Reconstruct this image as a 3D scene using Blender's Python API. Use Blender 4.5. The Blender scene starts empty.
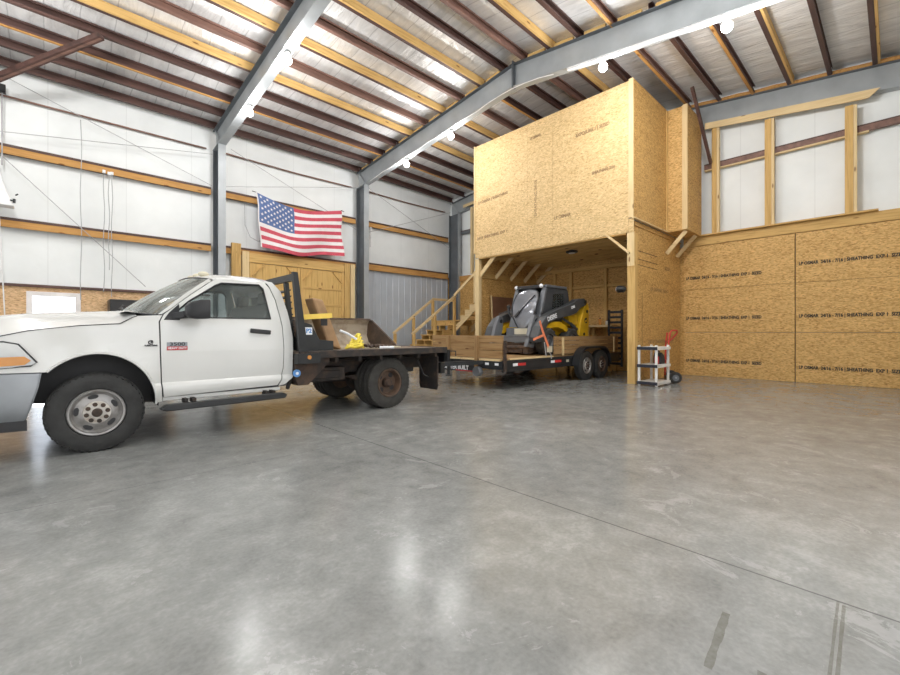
import bpy, bmesh, math, random
from mathutils import Vector, Matrix
R = math.radians
rnd = random.Random(7)
SC = bpy.context.scene
COL = SC.collection
ORG = {}                      # world origin of every object we make

# ------------------------------------------------------------------ materials
def new_mat(name):
    m = bpy.data.materials.new(name); m.use_nodes = True
    nt = m.node_tree
    b = nt.nodes['Principled BSDF']
    return m, nt, b
def N(nt, typ, **kw):
    n = nt.nodes.new(typ)
    for k, v in kw.items():
        if k.startswith('i_'):
            n.inputs[k[2:].replace('_', ' ')].default_value = v
        else: setattr(n, k, v)
    return n
def L(nt, a, b): nt.links.new(a, b)
def coords(nt, scale=(1, 1, 1), rot=(0, 0, 0)):
    t = N(nt, 'ShaderNodeTexCoord'); mp = N(nt, 'ShaderNodeMapping')
    mp.inputs['Scale'].default_value = scale; mp.inputs['Rotation'].default_value = rot
    L(nt, t.outputs['Object'], mp.inputs['Vector']); return mp.outputs['Vector']
def ramp(nt, stops):
    r = N(nt, 'ShaderNodeValToRGB'); e = r.color_ramp.elements
    while len(e) > 1: e.remove(e[0])
    e[0].position = stops[0][0]; e[0].color = (*stops[0][1], 1)
    for p, c in stops[1:]:
        x = e.new(p); x.color = (*c, 1)
    return r
def simple(name, col, rough=.6, metal=0., var=.12, scale=4., bump=0., bscale=40., spec=.5, coat=0., stretch=(1, 1, 1)):
    m, nt, b = new_mat(name)
    v = coords(nt, tuple(scale * s for s in stretch))
    n = N(nt, 'ShaderNodeTexNoise', i_Scale=1., i_Detail=5.)
    L(nt, v, n.inputs['Vector'])
    lo = tuple(c * (1 - var) for c in col); hi = tuple(min(1, c * (1 + var)) for c in col)
    r = ramp(nt, [(.3, lo), (.7, hi)])
    L(nt, n.outputs['Fac'], r.inputs['Fac']); L(nt, r.outputs['Color'], b.inputs['Base Color'])
    b.inputs['Roughness'].default_value = rough; b.inputs['Metallic'].default_value = metal
    b.inputs['Specular IOR Level'].default_value = spec; b.inputs['Coat Weight'].default_value = coat
    if bump:
        v2 = coords(nt, (bscale,) * 3); n2 = N(nt, 'ShaderNodeTexNoise', i_Scale=1., i_Detail=3.)
        L(nt, v2, n2.inputs['Vector'])
        bp = N(nt, 'ShaderNodeBump', i_Strength=bump, i_Distance=.02)
        L(nt, n2.outputs['Fac'], bp.inputs['Height']); L(nt, bp.outputs['Normal'], b.inputs['Normal'])
    return m
def two_tone(name, a, b_, scale, lo=.45, hi=.6, rough=.7, metal=0., stretch=(1, 1, 1)):
    m, nt, b = new_mat(name)
    v = coords(nt, tuple(scale * s for s in stretch)); n = N(nt, 'ShaderNodeTexNoise', i_Scale=1., i_Detail=8., i_Roughness=.65)
    L(nt, v, n.inputs['Vector']); r = ramp(nt, [(lo, a), (hi, b_)])
    L(nt, n.outputs['Fac'], r.inputs['Fac']); L(nt, r.outputs['Color'], b.inputs['Base Color'])
    b.inputs['Roughness'].default_value = rough; b.inputs['Metallic'].default_value = metal
    return m
def wood(name, col, axis, var=.22, rough=.65, knots=True):
    sc = [14., 14., 14.]; sc['xyz'.index(axis)] = .9
    m, nt, b = new_mat(name)
    v = coords(nt, sc); n = N(nt, 'ShaderNodeTexNoise', i_Scale=1.6, i_Detail=6., i_Distortion=.6); L(nt, v, n.inputs['Vector'])
    lo = tuple(c * f for c, f in zip(col, (1 - var, 1 - var * 1.25, 1 - var * 1.6))); hi = tuple(min(1, c * (1 + var * .35)) for c in col)
    r = ramp(nt, [(.3, lo), (.52, col), (.75, hi)]); L(nt, n.outputs['Fac'], r.inputs['Fac'])
    out = r.outputs['Color']
    if knots:
        sk = [5.5, 5.5, 5.5]; sk['xyz'.index(axis)] = 1.6
        v2 = coords(nt, sk); vo = N(nt, 'ShaderNodeTexVoronoi', i_Scale=1.); L(nt, v2, vo.inputs['Vector'])
        rk = ramp(nt, [(.07, (1, 1, 1)), (.13, (0, 0, 0))]); L(nt, vo.outputs['Distance'], rk.inputs['Fac'])
        mx = N(nt, 'ShaderNodeMixRGB'); mx.inputs['Color2'].default_value = (col[0] * .35, col[1] * .25, col[2] * .2, 1)
        L(nt, rk.outputs['Color'], mx.inputs['Fac']); L(nt, out, mx.inputs['Color1']); out = mx.outputs['Color']
    L(nt, out, b.inputs['Base Color']); b.inputs['Roughness'].default_value = rough
    b.inputs['Specular IOR Level'].default_value = .25
    return m
def osb(name, a, c_, d, rough=.6, grain=1.):
    m, nt, b = new_mat(name)
    v = coords(nt, (27, 27, 50), (.25, .35, .2))
    n0 = N(nt, 'ShaderNodeTexNoise', i_Scale=.7, i_Detail=2.); L(nt, v, n0.inputs['Vector'])
    mxv = N(nt, 'ShaderNodeMixRGB'); mxv.inputs['Fac'].default_value = .16
    L(nt, v, mxv.inputs['Color1']); L(nt, n0.outputs['Color'], mxv.inputs['Color2'])
    vo = N(nt, 'ShaderNodeTexVoronoi', i_Scale=1.0); L(nt, mxv.outputs['Color'], vo.inputs['Vector'])
    v2 = coords(nt, (16, 16, 60), (.7, -.4, 1.1)); vo2 = N(nt, 'ShaderNodeTexVoronoi', i_Scale=1.1); L(nt, v2, vo2.inputs['Vector'])
    bw = N(nt, 'ShaderNodeSeparateColor'); L(nt, vo.outputs['Color'], bw.inputs['Color'])
    bw2 = N(nt, 'ShaderNodeSeparateColor'); L(nt, vo2.outputs['Color'], bw2.inputs['Color'])
    ad = N(nt, 'ShaderNodeMath', operation='ADD'); L(nt, bw.outputs[0], ad.inputs[0]); L(nt, bw2.outputs[1], ad.inputs[1])
    v3 = coords(nt, (1.1, 1.1, 4.2)); n3 = N(nt, 'ShaderNodeTexNoise', i_Scale=1., i_Detail=7., i_Roughness=.7); L(nt, v3, n3.inputs['Vector'])
    ad2 = N(nt, 'ShaderNodeMath', operation='MULTIPLY_ADD'); ad2.inputs[1].default_value = 1.15 * grain
    L(nt, n3.outputs['Fac'], ad2.inputs[0]); L(nt, ad.outputs[0], ad2.inputs[2])
    dv = N(nt, 'ShaderNodeMath', operation='MULTIPLY'); dv.inputs[1].default_value = .38; L(nt, ad2.outputs[0], dv.inputs[0])
    r = ramp(nt, [(.20, d), (.40, a), (.64, c_), (.88, tuple(min(1, x * 1.2) for x in c_))]); L(nt, dv.outputs[0], r.inputs['Fac'])
    # a few dark flakes
    v4 = coords(nt, (7, 7, 22), (.2, .9, .3)); vo4 = N(nt, 'ShaderNodeTexVoronoi', i_Scale=1.); L(nt, v4, vo4.inputs['Vector'])
    rk = ramp(nt, [(.11, (.7, .7, .7)), (.18, (0, 0, 0))]); L(nt, vo4.outputs['Distance'], rk.inputs['Fac'])
    mx = N(nt, 'ShaderNodeMixRGB'); mx.inputs['Color2'].default_value = (*[x * .55 for x in d], 1)
    L(nt, rk.outputs['Color'], mx.inputs['Fac']); L(nt, r.outputs['Color'], mx.inputs['Color1'])
    L(nt, mx.outputs['Color'], b.inputs['Base Color'])
    b.inputs['Roughness'].default_value = rough; b.inputs['Specular IOR Level'].default_value = .3
    return m
def glass(name, tint, alpha_mix=.55, rough=.05, dust=0.):
    m, nt, b = new_mat(name)
    for n in list(nt.nodes):
        if n.type == 'BSDF_PRINCIPLED': nt.nodes.remove(n)
    out = nt.nodes['Material Output']
    tr = N(nt, 'ShaderNodeBsdfTransparent'); tr.inputs['Color'].default_value = (*tint, 1)
    gl = N(nt, 'ShaderNodeBsdfGlossy'); gl.inputs['Roughness'].default_value = rough; gl.inputs['Color'].default_value = (.9, .95, .95, 1)
    fr = N(nt, 'ShaderNodeFresnel'); fr.inputs['IOR'].default_value = alpha_mix
    mx = N(nt, 'ShaderNodeMixShader'); L(nt, fr.outputs[0], mx.inputs[0]); L(nt, tr.outputs[0], mx.inputs[1]); L(nt, gl.outputs[0], mx.inputs[2])
    last = mx.outputs[0]
    if dust:  # reflection of the bright walls put into the glass as pale haze
        df = N(nt, 'ShaderNodeBsdfDiffuse'); df.inputs['Color'].default_value = (.62, .63, .58, 1); m2 = N(nt, 'ShaderNodeMixShader')
        nz = N(nt, 'ShaderNodeTexNoise', i_Scale=3., i_Detail=4.); L(nt, coords(nt), nz.inputs['Vector']); mr = N(nt, 'ShaderNodeMath', operation='MULTIPLY'); mr.inputs[1].default_value = dust * 2
        L(nt, nz.outputs['Fac'], mr.inputs[0]); L(nt, mr.outputs[0], m2.inputs[0]); L(nt, last, m2.inputs[1]); L(nt, df.outputs[0], m2.inputs[2]); last = m2.outputs[0]
    L(nt, last, out.inputs['Surface']); return m
def emit(name, col, strength):
    m, nt, b = new_mat(name)
    b.inputs['Base Color'].default_value = (*col, 1); b.inputs['Emission Color'].default_value = (*col, 1); b.inputs['Emission Strength'].default_value = strength
    return m

def floor_mat():
    m, nt, b = new_mat('polished_concrete')
    v = coords(nt)
    n1 = N(nt, 'ShaderNodeTexNoise', i_Scale=.5, i_Detail=9., i_Roughness=.66, i_Distortion=.25); L(nt, v, n1.inputs['Vector'])
    n2 = N(nt, 'ShaderNodeTexNoise', i_Scale=4.2, i_Detail=9., i_Roughness=.72, i_Distortion=.3); L(nt, v, n2.inputs['Vector'])
    n3 = N(nt, 'ShaderNodeTexNoise', i_Scale=45., i_Detail=5.); L(nt, v, n3.inputs['Vector'])
    a = N(nt, 'ShaderNodeMath', operation='MULTIPLY_ADD'); a.inputs[1].default_value = .55; L(nt, n2.outputs['Fac'], a.inputs[0])
    s = N(nt, 'ShaderNodeMath', operation='MULTIPLY'); s.inputs[1].default_value = .55; L(nt, n1.outputs['Fac'], s.inputs[0]); L(nt, s.outputs[0], a.inputs[2])
    a2 = N(nt, 'ShaderNodeMath', operation='MULTIPLY_ADD'); a2.inputs[1].default_value = .22; L(nt, n3.outputs['Fac'], a2.inputs[0]); L(nt, a.outputs[0], a2.inputs[2])
    r = ramp(nt, [(.46, (.150, .153, .148)), (.58, (.212, .216, .208)), (.69, (.262, .267, .256)), (.82, (.35, .355, .34))]); L(nt, a2.outputs[0], r.inputs['Fac'])
    # saw-cut joints and tyre marks, laid in the slab's own metres
    sx = N(nt, 'ShaderNodeSeparateXYZ'); L(nt, v, sx.inputs[0])
    def mth(op, x, y=None, z=None):
        n = N(nt, 'ShaderNodeMath', operation=op)
        for i, q in enumerate((x, y, z)):
            if q is None: continue
            if hasattr(q, 'is_output'): L(nt, q, n.inputs[i])
            else: n.inputs[i].default_value = q
        return n.outputs[0]
    def line(ax, p, w):
        d = mth('ABSOLUTE', mth('SUBTRACT', sx.outputs[ax], p)); return mth('LESS_THAN', d, w)
    joint = mth('MAXIMUM', line(0, 2.6, .006), line(1, 4.15, .003))
    joint = mth('MAXIMUM', joint, line(0, 8.6, .006))
    wob = N(nt, 'ShaderNodeTexNoise', i_Scale=9., i_Detail=4.); L(nt, v, wob.inputs['Vector'])
    def smear(x0, x1, y0, w, slope):
        yy = mth('SUBTRACT', sx.outputs[1], mth('MULTIPLY_ADD', mth('SUBTRACT', sx.outputs[0], x0), slope, y0))
        yy = mth('ADD', mth('ABSOLUTE', yy), mth('MULTIPLY', mth('SUBTRACT', wob.outputs['Fac'], .5), w * 1.3))
        m1 = mth('LESS_THAN', yy, w)
        return mth('MULTIPLY', m1, mth('MULTIPLY', mth('GREATER_THAN', sx.outputs[0], x0), mth('LESS_THAN', sx.outputs[0], x1)))
    st = mth('MAXIMUM', smear(1.74, 2.14, .470, .016, .09), smear(1.95, 2.58, .138, .006, 0.03))
    st = mth('MAXIMUM', st, smear(2.0, 2.6, .160, .005, 0.03))
    st = mth('MAXIMUM', st, smear(1.72, 1.86, .30, .014, .2))
    n4 = N(nt, 'ShaderNodeTexNoise', i_Scale=2.2, i_Detail=10., i_Roughness=.75, i_Distortion=.8); L(nt, v, n4.inputs['Vector'])
    pale = mth('MULTIPLY', mth('GREATER_THAN', n4.outputs['Fac'], .605), .35)
    st = mth('MULTIPLY', st, mth('MULTIPLY', n3.outputs['Fac'], 1.0))
    mp_ = N(nt, 'ShaderNodeMixRGB'); mp_.inputs['Color2'].default_value = (.42, .42, .41, 1); L(nt, pale, mp_.inputs['Fac']); L(nt, r.outputs['Color'], mp_.inputs['Color1'])
    mx = N(nt, 'ShaderNodeMixRGB'); mx.inputs['Color2'].default_value = (.09, .085, .06, 1)
    L(nt, st, mx.inputs['Fac']); L(nt, mp_.outputs['Color'], mx.inputs['Color1'])
    mx2 = N(nt, 'ShaderNodeMixRGB'); mx2.inputs['Color2'].default_value = (.08, .08, .08, 1)
    L(nt, mth('MULTIPLY', joint, .75), mx2.inputs['Fac']); L(nt, mx.outputs['Color'], mx2.inputs['Color1'])
    L(nt, mx2.outputs['Color'], b.inputs['Base Color'])
    rr = N(nt, 'ShaderNodeMapRange'); rr.inputs['To Min'].default_value = .10; rr.inputs['To Max'].default_value = .30
    L(nt, n2.outputs['Fac'], rr.inputs['Value']); L(nt, rr.outputs[0], b.inputs['Roughness'])
    bp = N(nt, 'ShaderNodeBump', i_Strength=.02, i_Distance=.02); L(nt, n2.outputs['Fac'], bp.inputs['Height']); L(nt, bp.outputs['Normal'], b.inputs['Normal'])
    b.inputs['Specular IOR Level'].default_value = .36
    return m
def foil_mat():
    m, nt, b = new_mat('silver_roof_insulation')
    v = coords(nt)
    sx = N(nt, 'ShaderNodeSeparateXYZ'); L(nt, v, sx.inputs[0])
    wob = N(nt, 'ShaderNodeTexNoise', i_Scale=1.3, i_Detail=2.); L(nt, v, wob.inputs['Vector'])
    ax = N(nt, 'ShaderNodeMath', operation='MULTIPLY_ADD'); ax.inputs[1].default_value = .12; L(nt, wob.outputs['Fac'], ax.inputs[0]); L(nt, sx.outputs[0], ax.inputs[2])
    fr = N(nt, 'ShaderNodeMath', operation='PINGPONG'); fr.inputs[1].default_value = .27; L(nt, ax.outputs[0], fr.inputs[0])
    rs = ramp(nt, [(.0, (.55, .55, .55)), (.014, (1, 1, 1))]); L(nt, fr.outputs[0], rs.inputs['Fac'])
    v2 = coords(nt, (2.2, .5, 1)); n = N(nt, 'ShaderNodeTexNoise', i_Scale=2.2, i_Detail=6., i_Roughness=.6, i_Distortion=.8); L(nt, v2, n.inputs['Vector'])
    rc = ramp(nt, [(.3, (.74, .74, .735)), (.7, (.96, .96, .955))]); L(nt, n.outputs['Fac'], rc.inputs['Fac'])
    mx = N(nt, 'ShaderNodeMixRGB', blend_type='MULTIPLY'); mx.inputs['Fac'].default_value = .8
    L(nt, rc.outputs['Color'], mx.inputs['Color1']); L(nt, rs.outputs['Color'], mx.inputs['Color2'])
    L(nt, mx.outputs['Color'], b.inputs['Base Color'])
    b.inputs['Metallic'].default_value = .28; b.inputs['Roughness'].default_value = .34
    cm = N(nt, 'ShaderNodeMath', operation='MULTIPLY_ADD'); cm.inputs[1].default_value = 2.; L(nt, n.outputs['Fac'], cm.inputs[0]); L(nt, fr.outputs[0], cm.inputs[2])
    bp = N(nt, 'ShaderNodeBump', i_Strength=.55, i_Distance=.05); L(nt, cm.outputs[0], bp.inputs['Height']); L(nt, bp.outputs['Normal'], b.inputs['Normal'])
    return m

def sheet_mat():        # white insulation facing with vertical laps
    m, nt, b = new_mat('white_insulation_facing')
    v = coords(nt); sx = N(nt, 'ShaderNodeSeparateXYZ'); L(nt, v, sx.inputs[0])
    ad = N(nt, 'ShaderNodeMath', operation='ADD'); L(nt, sx.outputs[0], ad.inputs[0]); L(nt, sx.outputs[1], ad.inputs[1])
    fr = N(nt, 'ShaderNodeMath', operation='PINGPONG'); fr.inputs[1].default_value = .76; L(nt, ad.outputs[0], fr.inputs[0])
    rs = ramp(nt, [(.0, (.78, .78, .78)), (.015, (1, 1, 1))]); L(nt, fr.outputs[0], rs.inputs['Fac'])
    n = N(nt, 'ShaderNodeTexNoise', i_Scale=1.1, i_Detail=5.); L(nt, v, n.inputs['Vector'])
    rc = ramp(nt, [(.3, (.77, .795, .79)), (.7, (.86, .885, .88))]); L(nt, n.outputs['Fac'], rc.inputs['Fac'])
    mx = N(nt, 'ShaderNodeMixRGB', blend_type='MULTIPLY'); mx.inputs['Fac'].default_value = .6
    L(nt, rc.outputs['Color'], mx.inputs['Color1']); L(nt, rs.outputs['Color'], mx.inputs['Color2']); L(nt, mx.outputs['Color'], b.inputs['Base Color'])
    b.inputs['Roughness'].default_value = .5
    bp = N(nt, 'ShaderNodeBump', i_Strength=.3, i_Distance=.06); L(nt, n.outputs['Fac'], bp.inputs['Height']); L(nt, bp.outputs['Normal'], b.inputs['Normal'])
    return m
def corrugated_mat():
    m, nt, b = new_mat('light_grey_metal_siding')
    b.inputs['Roughness'].default_value = .45; b.inputs['Metallic'].default_value = .0
    n = N(nt, 'ShaderNodeTexNoise', i_Scale=2.); r = ramp(nt, [(.3, (.46, .50, .55)), (.7, (.52, .56, .61))])
    L(nt, coords(nt), n.inputs['Vector']); L(nt, n.outputs['Fac'], r.inputs['Fac']); L(nt, r.outputs['Color'], b.inputs['Base Color'])
    return m

M = {}
M['floor'] = floor_mat(); M['foil'] = foil_mat(); M['sheet'] = sheet_mat(); M['siding'] = corrugated_mat()
M['osb'] = osb('osb_board', (.52, .305, .095), (.63, .40, .155), (.33, .17, .05))
M['osb_pale'] = osb('osb_board_pale', (.58, .395, .18), (.67, .485, .25), (.43, .265, .105), grain=.9)
M['osb_pink'] = osb('osb_board_pinkish', (.56, .345, .17), (.68, .46, .26), (.40, .22, .10))
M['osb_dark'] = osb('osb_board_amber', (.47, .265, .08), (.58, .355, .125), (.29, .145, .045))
Y_ = (.63, .41, .155); PALE = (.73, .56, .31); AMB = (.54, .29, .095); BRN = (.35, .215, .098)
for ax in 'xyz':
    M['lum' + ax] = wood('yellow_lumber_' + ax, Y_, ax); M['pale' + ax] = wood('pale_lumber_' + ax, PALE, ax, var=.12)
    M['amb' + ax] = wood('amber_lumber_' + ax, AMB, ax); M['brnw' + ax] = wood('weathered_plank_' + ax, BRN, ax, var=.3)
M['hard'] = simple('brown_hardboard', (.20, .10, .06), .5)
M['plyw'] = wood('yellow_door_planks', (.64, .42, .155), 'z', var=.16)
M['rust'] = simple('red_oxide_steel', (.085, .043, .035), .55, .1, .4, 3., stretch=(.4, 3, 3))
M['rustl'] = simple('lighter_red_oxide_steel', (.20, .110, .085), .55, .1, .3, 3., stretch=(.4, 3, 3))  # lighter copy of the red oxide, also gives some purlins a lit look
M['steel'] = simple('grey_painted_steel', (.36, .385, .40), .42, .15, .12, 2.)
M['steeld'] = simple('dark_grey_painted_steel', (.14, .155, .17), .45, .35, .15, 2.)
M['cable'] = simple('galvanised_cable', (.42, .42, .43), .5, .2)
M['whitep'] = simple('white_painted_metal', (.82, .82, .82), .4)
M['bulb'] = emit('lit_lamp', (1, .97, .92), 30.)
# truck
M['paint'] = simple('white_truck_paint', (.67, .67, .645), .22, 0, .03, 1.5, coat=.6)
M['black'] = simple('black_plastic', (.022, .022, .024), .5, 0, .2)
M['satin'] = simple('satin_black_steel', (.017, .018, .019), .38, .1, .35, 5.)
M['rubber'] = simple('tyre_rubber', (.030, .030, .029), .75, 0, .3, 9., bump=.15, bscale=30)
M['dusty'] = simple('dusty_tyre_rubber', (.040, .038, .034), .8, 0, .3, 9., bump=.15, bscale=30)
M['rim'] = two_tone('worn_steel_rim', (.33, .32, .31), (.22, .205, .19), 9, .45, .7, .4, .5)
M['rimr'] = two_tone('rusty_rim', (.11, .075, .055), (.17, .105, .07), 9, .42, .6, .7, .3)
M['hubw'] = two_tone('pale_hub', (.66, .63, .58), (.42, .34, .27), 14, .5, .7, .5, .2)
M['rusty'] = two_tone('rusty_iron', (.09, .055, .038), (.04, .032, .027), 7, .4, .6, .75, .2)
M['rustdk'] = two_tone('dirty_chassis', (.032, .028, .026), (.085, .056, .04), 6, .48, .68, .75, .2)
M['chrome'] = simple('chrome_bumper', (.27, .285, .30), .4, .6, .1)
M['glass'] = glass('cab_glass', (.82, .86, .86), 1.6, dust=.04)
M['wglass'] = glass('windscreen_glass', (.84, .90, .89), 2.1, dust=.24)
M['clear'] = glass('door_glass', (.95, .97, 1.), 1.3)
M['lens'] = simple('headlight_lens', (.42, .43, .42), .15, .3, .1, coat=.8)
M['amber'] = simple('amber_lens', (.64, .27, .06), .25, 0, .1, coat=.5)
M['seat'] = simple('grey_seat_cloth', (.10, .105, .11), .85, 0, .15, 20)
M['dash'] = simple('grey_dashboard', (.07, .07, .075), .6)
M['deck'] = two_tone('worn_truck_deck', (.27, .215, .165), (.14, .095, .07), 4, .4, .62, .75, .1, (.5, 2, 2))
M['tan'] = simple('tan_case', (.36, .215, .105), .55, 0, .25, 5)
M['yel'] = simple('yellow_webbing', (.86, .62, .12), .6)
M['yelh'] = simple('yellow_hose', (.84, .68, .07), .45)
M['bucket'] = two_tone('worn_bucket_steel', (.46, .39, .30), (.27, .21, .15), 5, .42, .66, .6, .1)
M['bucketd'] = two_tone('dark_bucket_edge', (.075, .055, .045), (.15, .10, .07), 8, .4, .6, .6, .3)
M['blue'] = simple('blue_cap', (.10, .28, .62), .4)
M['decal'] = simple('white_decal', (.85, .87, .9), .5, 0, .02)
M['red'] = simple('red_paint', (.52, .045, .03), .4)
M['redg'] = simple('red_graphic', (.55, .03, .03), .5, 0, .03)
M['ink'] = simple('black_ink', (.055, .045, .035), .8, 0, .3, 30)
M['faint'] = simple('faded_ink', (.31, .20, .10), .8, 0, .3, 30)
# machine
M['jdy'] = simple('yellow_machine_paint', (.60, .36, .012), .35, 0, .18, 4, coat=.3)
M['jdg'] = simple('dark_grey_machine_paint', (.055, .06, .065), .42, 0, .2, 4)
M['jdl'] = simple('grey_machine_paint', (.17, .18, .195), .4, .3, .15, 4)
M['dglass'] = simple('dusty_grey_glass', (.23, .24, .265), .16, .3, .12, 2., coat=.5)
M['cream'] = simple('cream_plate', (.60, .55, .42), .5)
M['orange'] = simple('orange_strap', (.85, .25, .12), .6)
M['trblk'] = simple('trailer_black_paint', (.022, .024, .027), .4, .1, .25, 3)
M['fabric_r'] = simple('red_flag_cloth', (.56, .085, .12), .85, 0, .1, 6)
M['fabric_w'] = simple('white_flag_cloth', (.80, .76, .76), .85, 0, .04, 6)
M['fabric_b'] = simple('blue_flag_cloth', (.10, .16, .34), .85, 0, .1, 6)
M['shelfw'] = simple('white_shelf_plastic', (.80, .79, .76), .45)
M['dkblue'] = simple('dark_shelf_lip', (.02, .022, .035), .45)
M['paperw'] = simple('white_jar', (.75, .72, .66), .5)
M['wframe'] = simple('white_door_frame', (.80, .76, .74), .5)
M['concrete_apron'] = simple('sunlit_apron', (.62, .61, .58), .9, 0, .1, 2)  # pale concrete outside the building

# ------------------------------------------------------------------ mesh builder (world metres)
class MB:
    def __init__(s): s.bm = bmesh.new()
    def verts(s, pts): return [s.bm.verts.new(p) for p in pts]
    def face(s, vs, mi=0):
        try:
            f = s.bm.faces.new(vs); f.material_index = mi; return f
        except ValueError: return None
    def hexa(s, p, mi=0):
        v = s.verts(p)
        for q in ((0, 3, 2, 1), (4, 5, 6, 7), (0, 1, 5, 4), (1, 2, 6, 5), (2, 3, 7, 6), (3, 0, 4, 7)): s.face([v[i] for i in q], mi)
        return s
    def box(s, x0, x1, y0, y1, z0, z1, mi=0):
        return s.hexa([(x0, y0, z0), (x1, y0, z0), (x1, y1, z0), (x0, y1, z0), (x0, y0, z1), (x1, y0, z1), (x1, y1, z1), (x0, y1, z1)], mi)
    def bar(s, p, q, w, h, up=(0, 0, 1), mi=0):
        p = Vector(p); q = Vector(q); d = (q - p).normalized(); u = Vector(up)
        if abs(d.dot(u)) > .99: u = Vector((1, 0, 0))
        sd = d.cross(u).normalized(); u = sd.cross(d).normalized(); a = sd * w / 2; b = u * h / 2
        return s.hexa([p - a - b, p + a - b, q + a - b, q - a - b, p - a + b, p + a + b, q + a + b, q - a + b], mi)
    def tube(s, pts, r, n=8, closed=False, mi=0, caps=True):
        pts = [Vector(p) for p in pts]; rings = []; K = len(pts); prev = None
        for i, p in enumerate(pts):
            a = pts[i - 1] if (i > 0 or closed) else p; b = pts[(i + 1) % K] if (i < K - 1 or closed) else p
            d = (b - a).normalized()
            if prev is None:
                u = Vector((0, 0, 1)) if abs(d.z) < .9 else Vector((1, 0, 0)); u = (u - d * u.dot(d)).normalized()
            else: u = (prev - d * prev.dot(d)).normalized()
            prev = u; w = d.cross(u); rr = r[i] if isinstance(r, (list, tuple)) else r
            rings.append(s.verts([p + (u * math.cos(t) + w * math.sin(t)) * rr for t in [2 * math.pi * k / n for k in range(n)]]))
        for i in range(K if closed else K - 1):
            A = rings[i]; B = rings[(i + 1) % K]
            for k in range(n): s.face([A[k], A[(k + 1) % n], B[(k + 1) % n], B[k]], mi)
        if caps and not closed: s.face(rings[0][::-1], mi); s.face(rings[-1], mi)
        return s
    def cyl(s, p, q, r, n=16, mi=0): return s.tube([p, q], r, n, mi=mi)
    def lathe(s, prof, c, axis='y', n=32, mi=0, closed=False):
        c = Vector(c); rings = []
        for (r, a) in prof:
            ring = []
            for k in range(n):
                t = 2 * math.pi * k / n; x, y = r * math.cos(t), r * math.sin(t)
                ring.append(c + {'y': Vector((x, a, y)), 'z': Vector((x, y, a)), 'x': Vector((a, x, y))}[axis])
            rings.append(s.verts(ring))
        m = len(rings)
        for i in range(m if closed else m - 1):
            A = rings[i]; B = rings[(i + 1) % m]
            for k in range(n): s.face([A[k], A[(k + 1) % n], B[(k + 1) % n], B[k]], mi)
        if not closed:
            s.face(rings[0][::-1], mi); s.face(rings[-1], mi)
        return s
    def prism(s, poly, axis, a, b, mi=0):    # poly in the plane across the axis
        f = {'x': lambda u, v, w: (w, u, v), 'y': lambda u, v, w: (u, w, v), 'z': lambda u, v, w: (u, v, w)}[axis]
        A = s.verts([f(u, v, a) for u, v in poly]); B = s.verts([f(u, v, b) for u, v in poly]); n = len(poly)
        s.face(A[::-1], mi); s.face(B, mi)
        for k in range(n): s.face([A[k], A[(k + 1) % n], B[(k + 1) % n], B[k]], mi)
        return s
    def grid(s, rows, mi=0, close=False):
        V = [s.verts(r) for r in rows]
        for i in range(len(V) - 1):
            m = len(V[i])
            for k in range(m if close else m - 1): s.face([V[i][k], V[i][(k + 1) % m], V[i + 1][(k + 1) % m], V[i + 1][k]], mi)
        return s
    def sphere(s, c, r, n=12, m=8, sq=(1, 1, 1), mi=0):
        c = Vector(c); rows = []
        for i in range(m + 1):
            ph = math.pi * i / m - math.pi / 2; rr = max(.001, math.cos(ph))
            rows.append([c + Vector((r * rr * math.cos(2 * math.pi * k / n) * sq[0], r * rr * math.sin(2 * math.pi * k / n) * sq[1], r * math.sin(ph) * sq[2])) for k in range(n)])
        return s.grid(rows, mi, True)
    def panel(s, outer, holes=(), yfun=None, zs=(), xs=(), thick=.012, y0=0):
        bm = bmesh.new(); es = []
        for loop in [outer] + list(holes):
            v = [bm.verts.new((x, 0, z)) for x, z in loop]
            for i in range(len(v)): es.append(bm.edges.new((v[i], v[(i + 1) % len(v)])))
        bmesh.ops.triangle_fill(bm, use_beauty=True, edges=es)
        for z in zs: bmesh.ops.bisect_plane(bm, geom=bm.verts[:] + bm.edges[:] + bm.faces[:], plane_co=(0, 0, z), plane_no=(0, 0, 1))
        for x in xs: bmesh.ops.bisect_plane(bm, geom=bm.verts[:] + bm.edges[:] + bm.faces[:], plane_co=(x, 0, 0), plane_no=(1, 0, 0))
        for v in bm.verts: v.co.y = yfun(v.co.x, v.co.z)
        bmesh.ops.recalc_face_normals(bm, faces=bm.faces[:])
        vm = {}
        # shift a second skin inward (towards the centre line) and stitch the rim
        sgn = 1 if sum(v.co.y for v in bm.verts) / len(bm.verts) < y0 else -1
        out = {v: s.bm.verts.new(v.co) for v in bm.verts}; inn = {v: s.bm.verts.new(v.co + Vector((0, sgn * thick, 0))) for v in bm.verts}
        for f in bm.faces:
            s.face([out[v] for v in f.verts]); s.face([inn[v] for v in reversed(f.verts)])
        for e in bm.edges:
            if len(e.link_faces) == 1:
                a, b = e.verts; s.face([out[a], out[b], inn[b], inn[a]])
        bm.free(); return s

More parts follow.
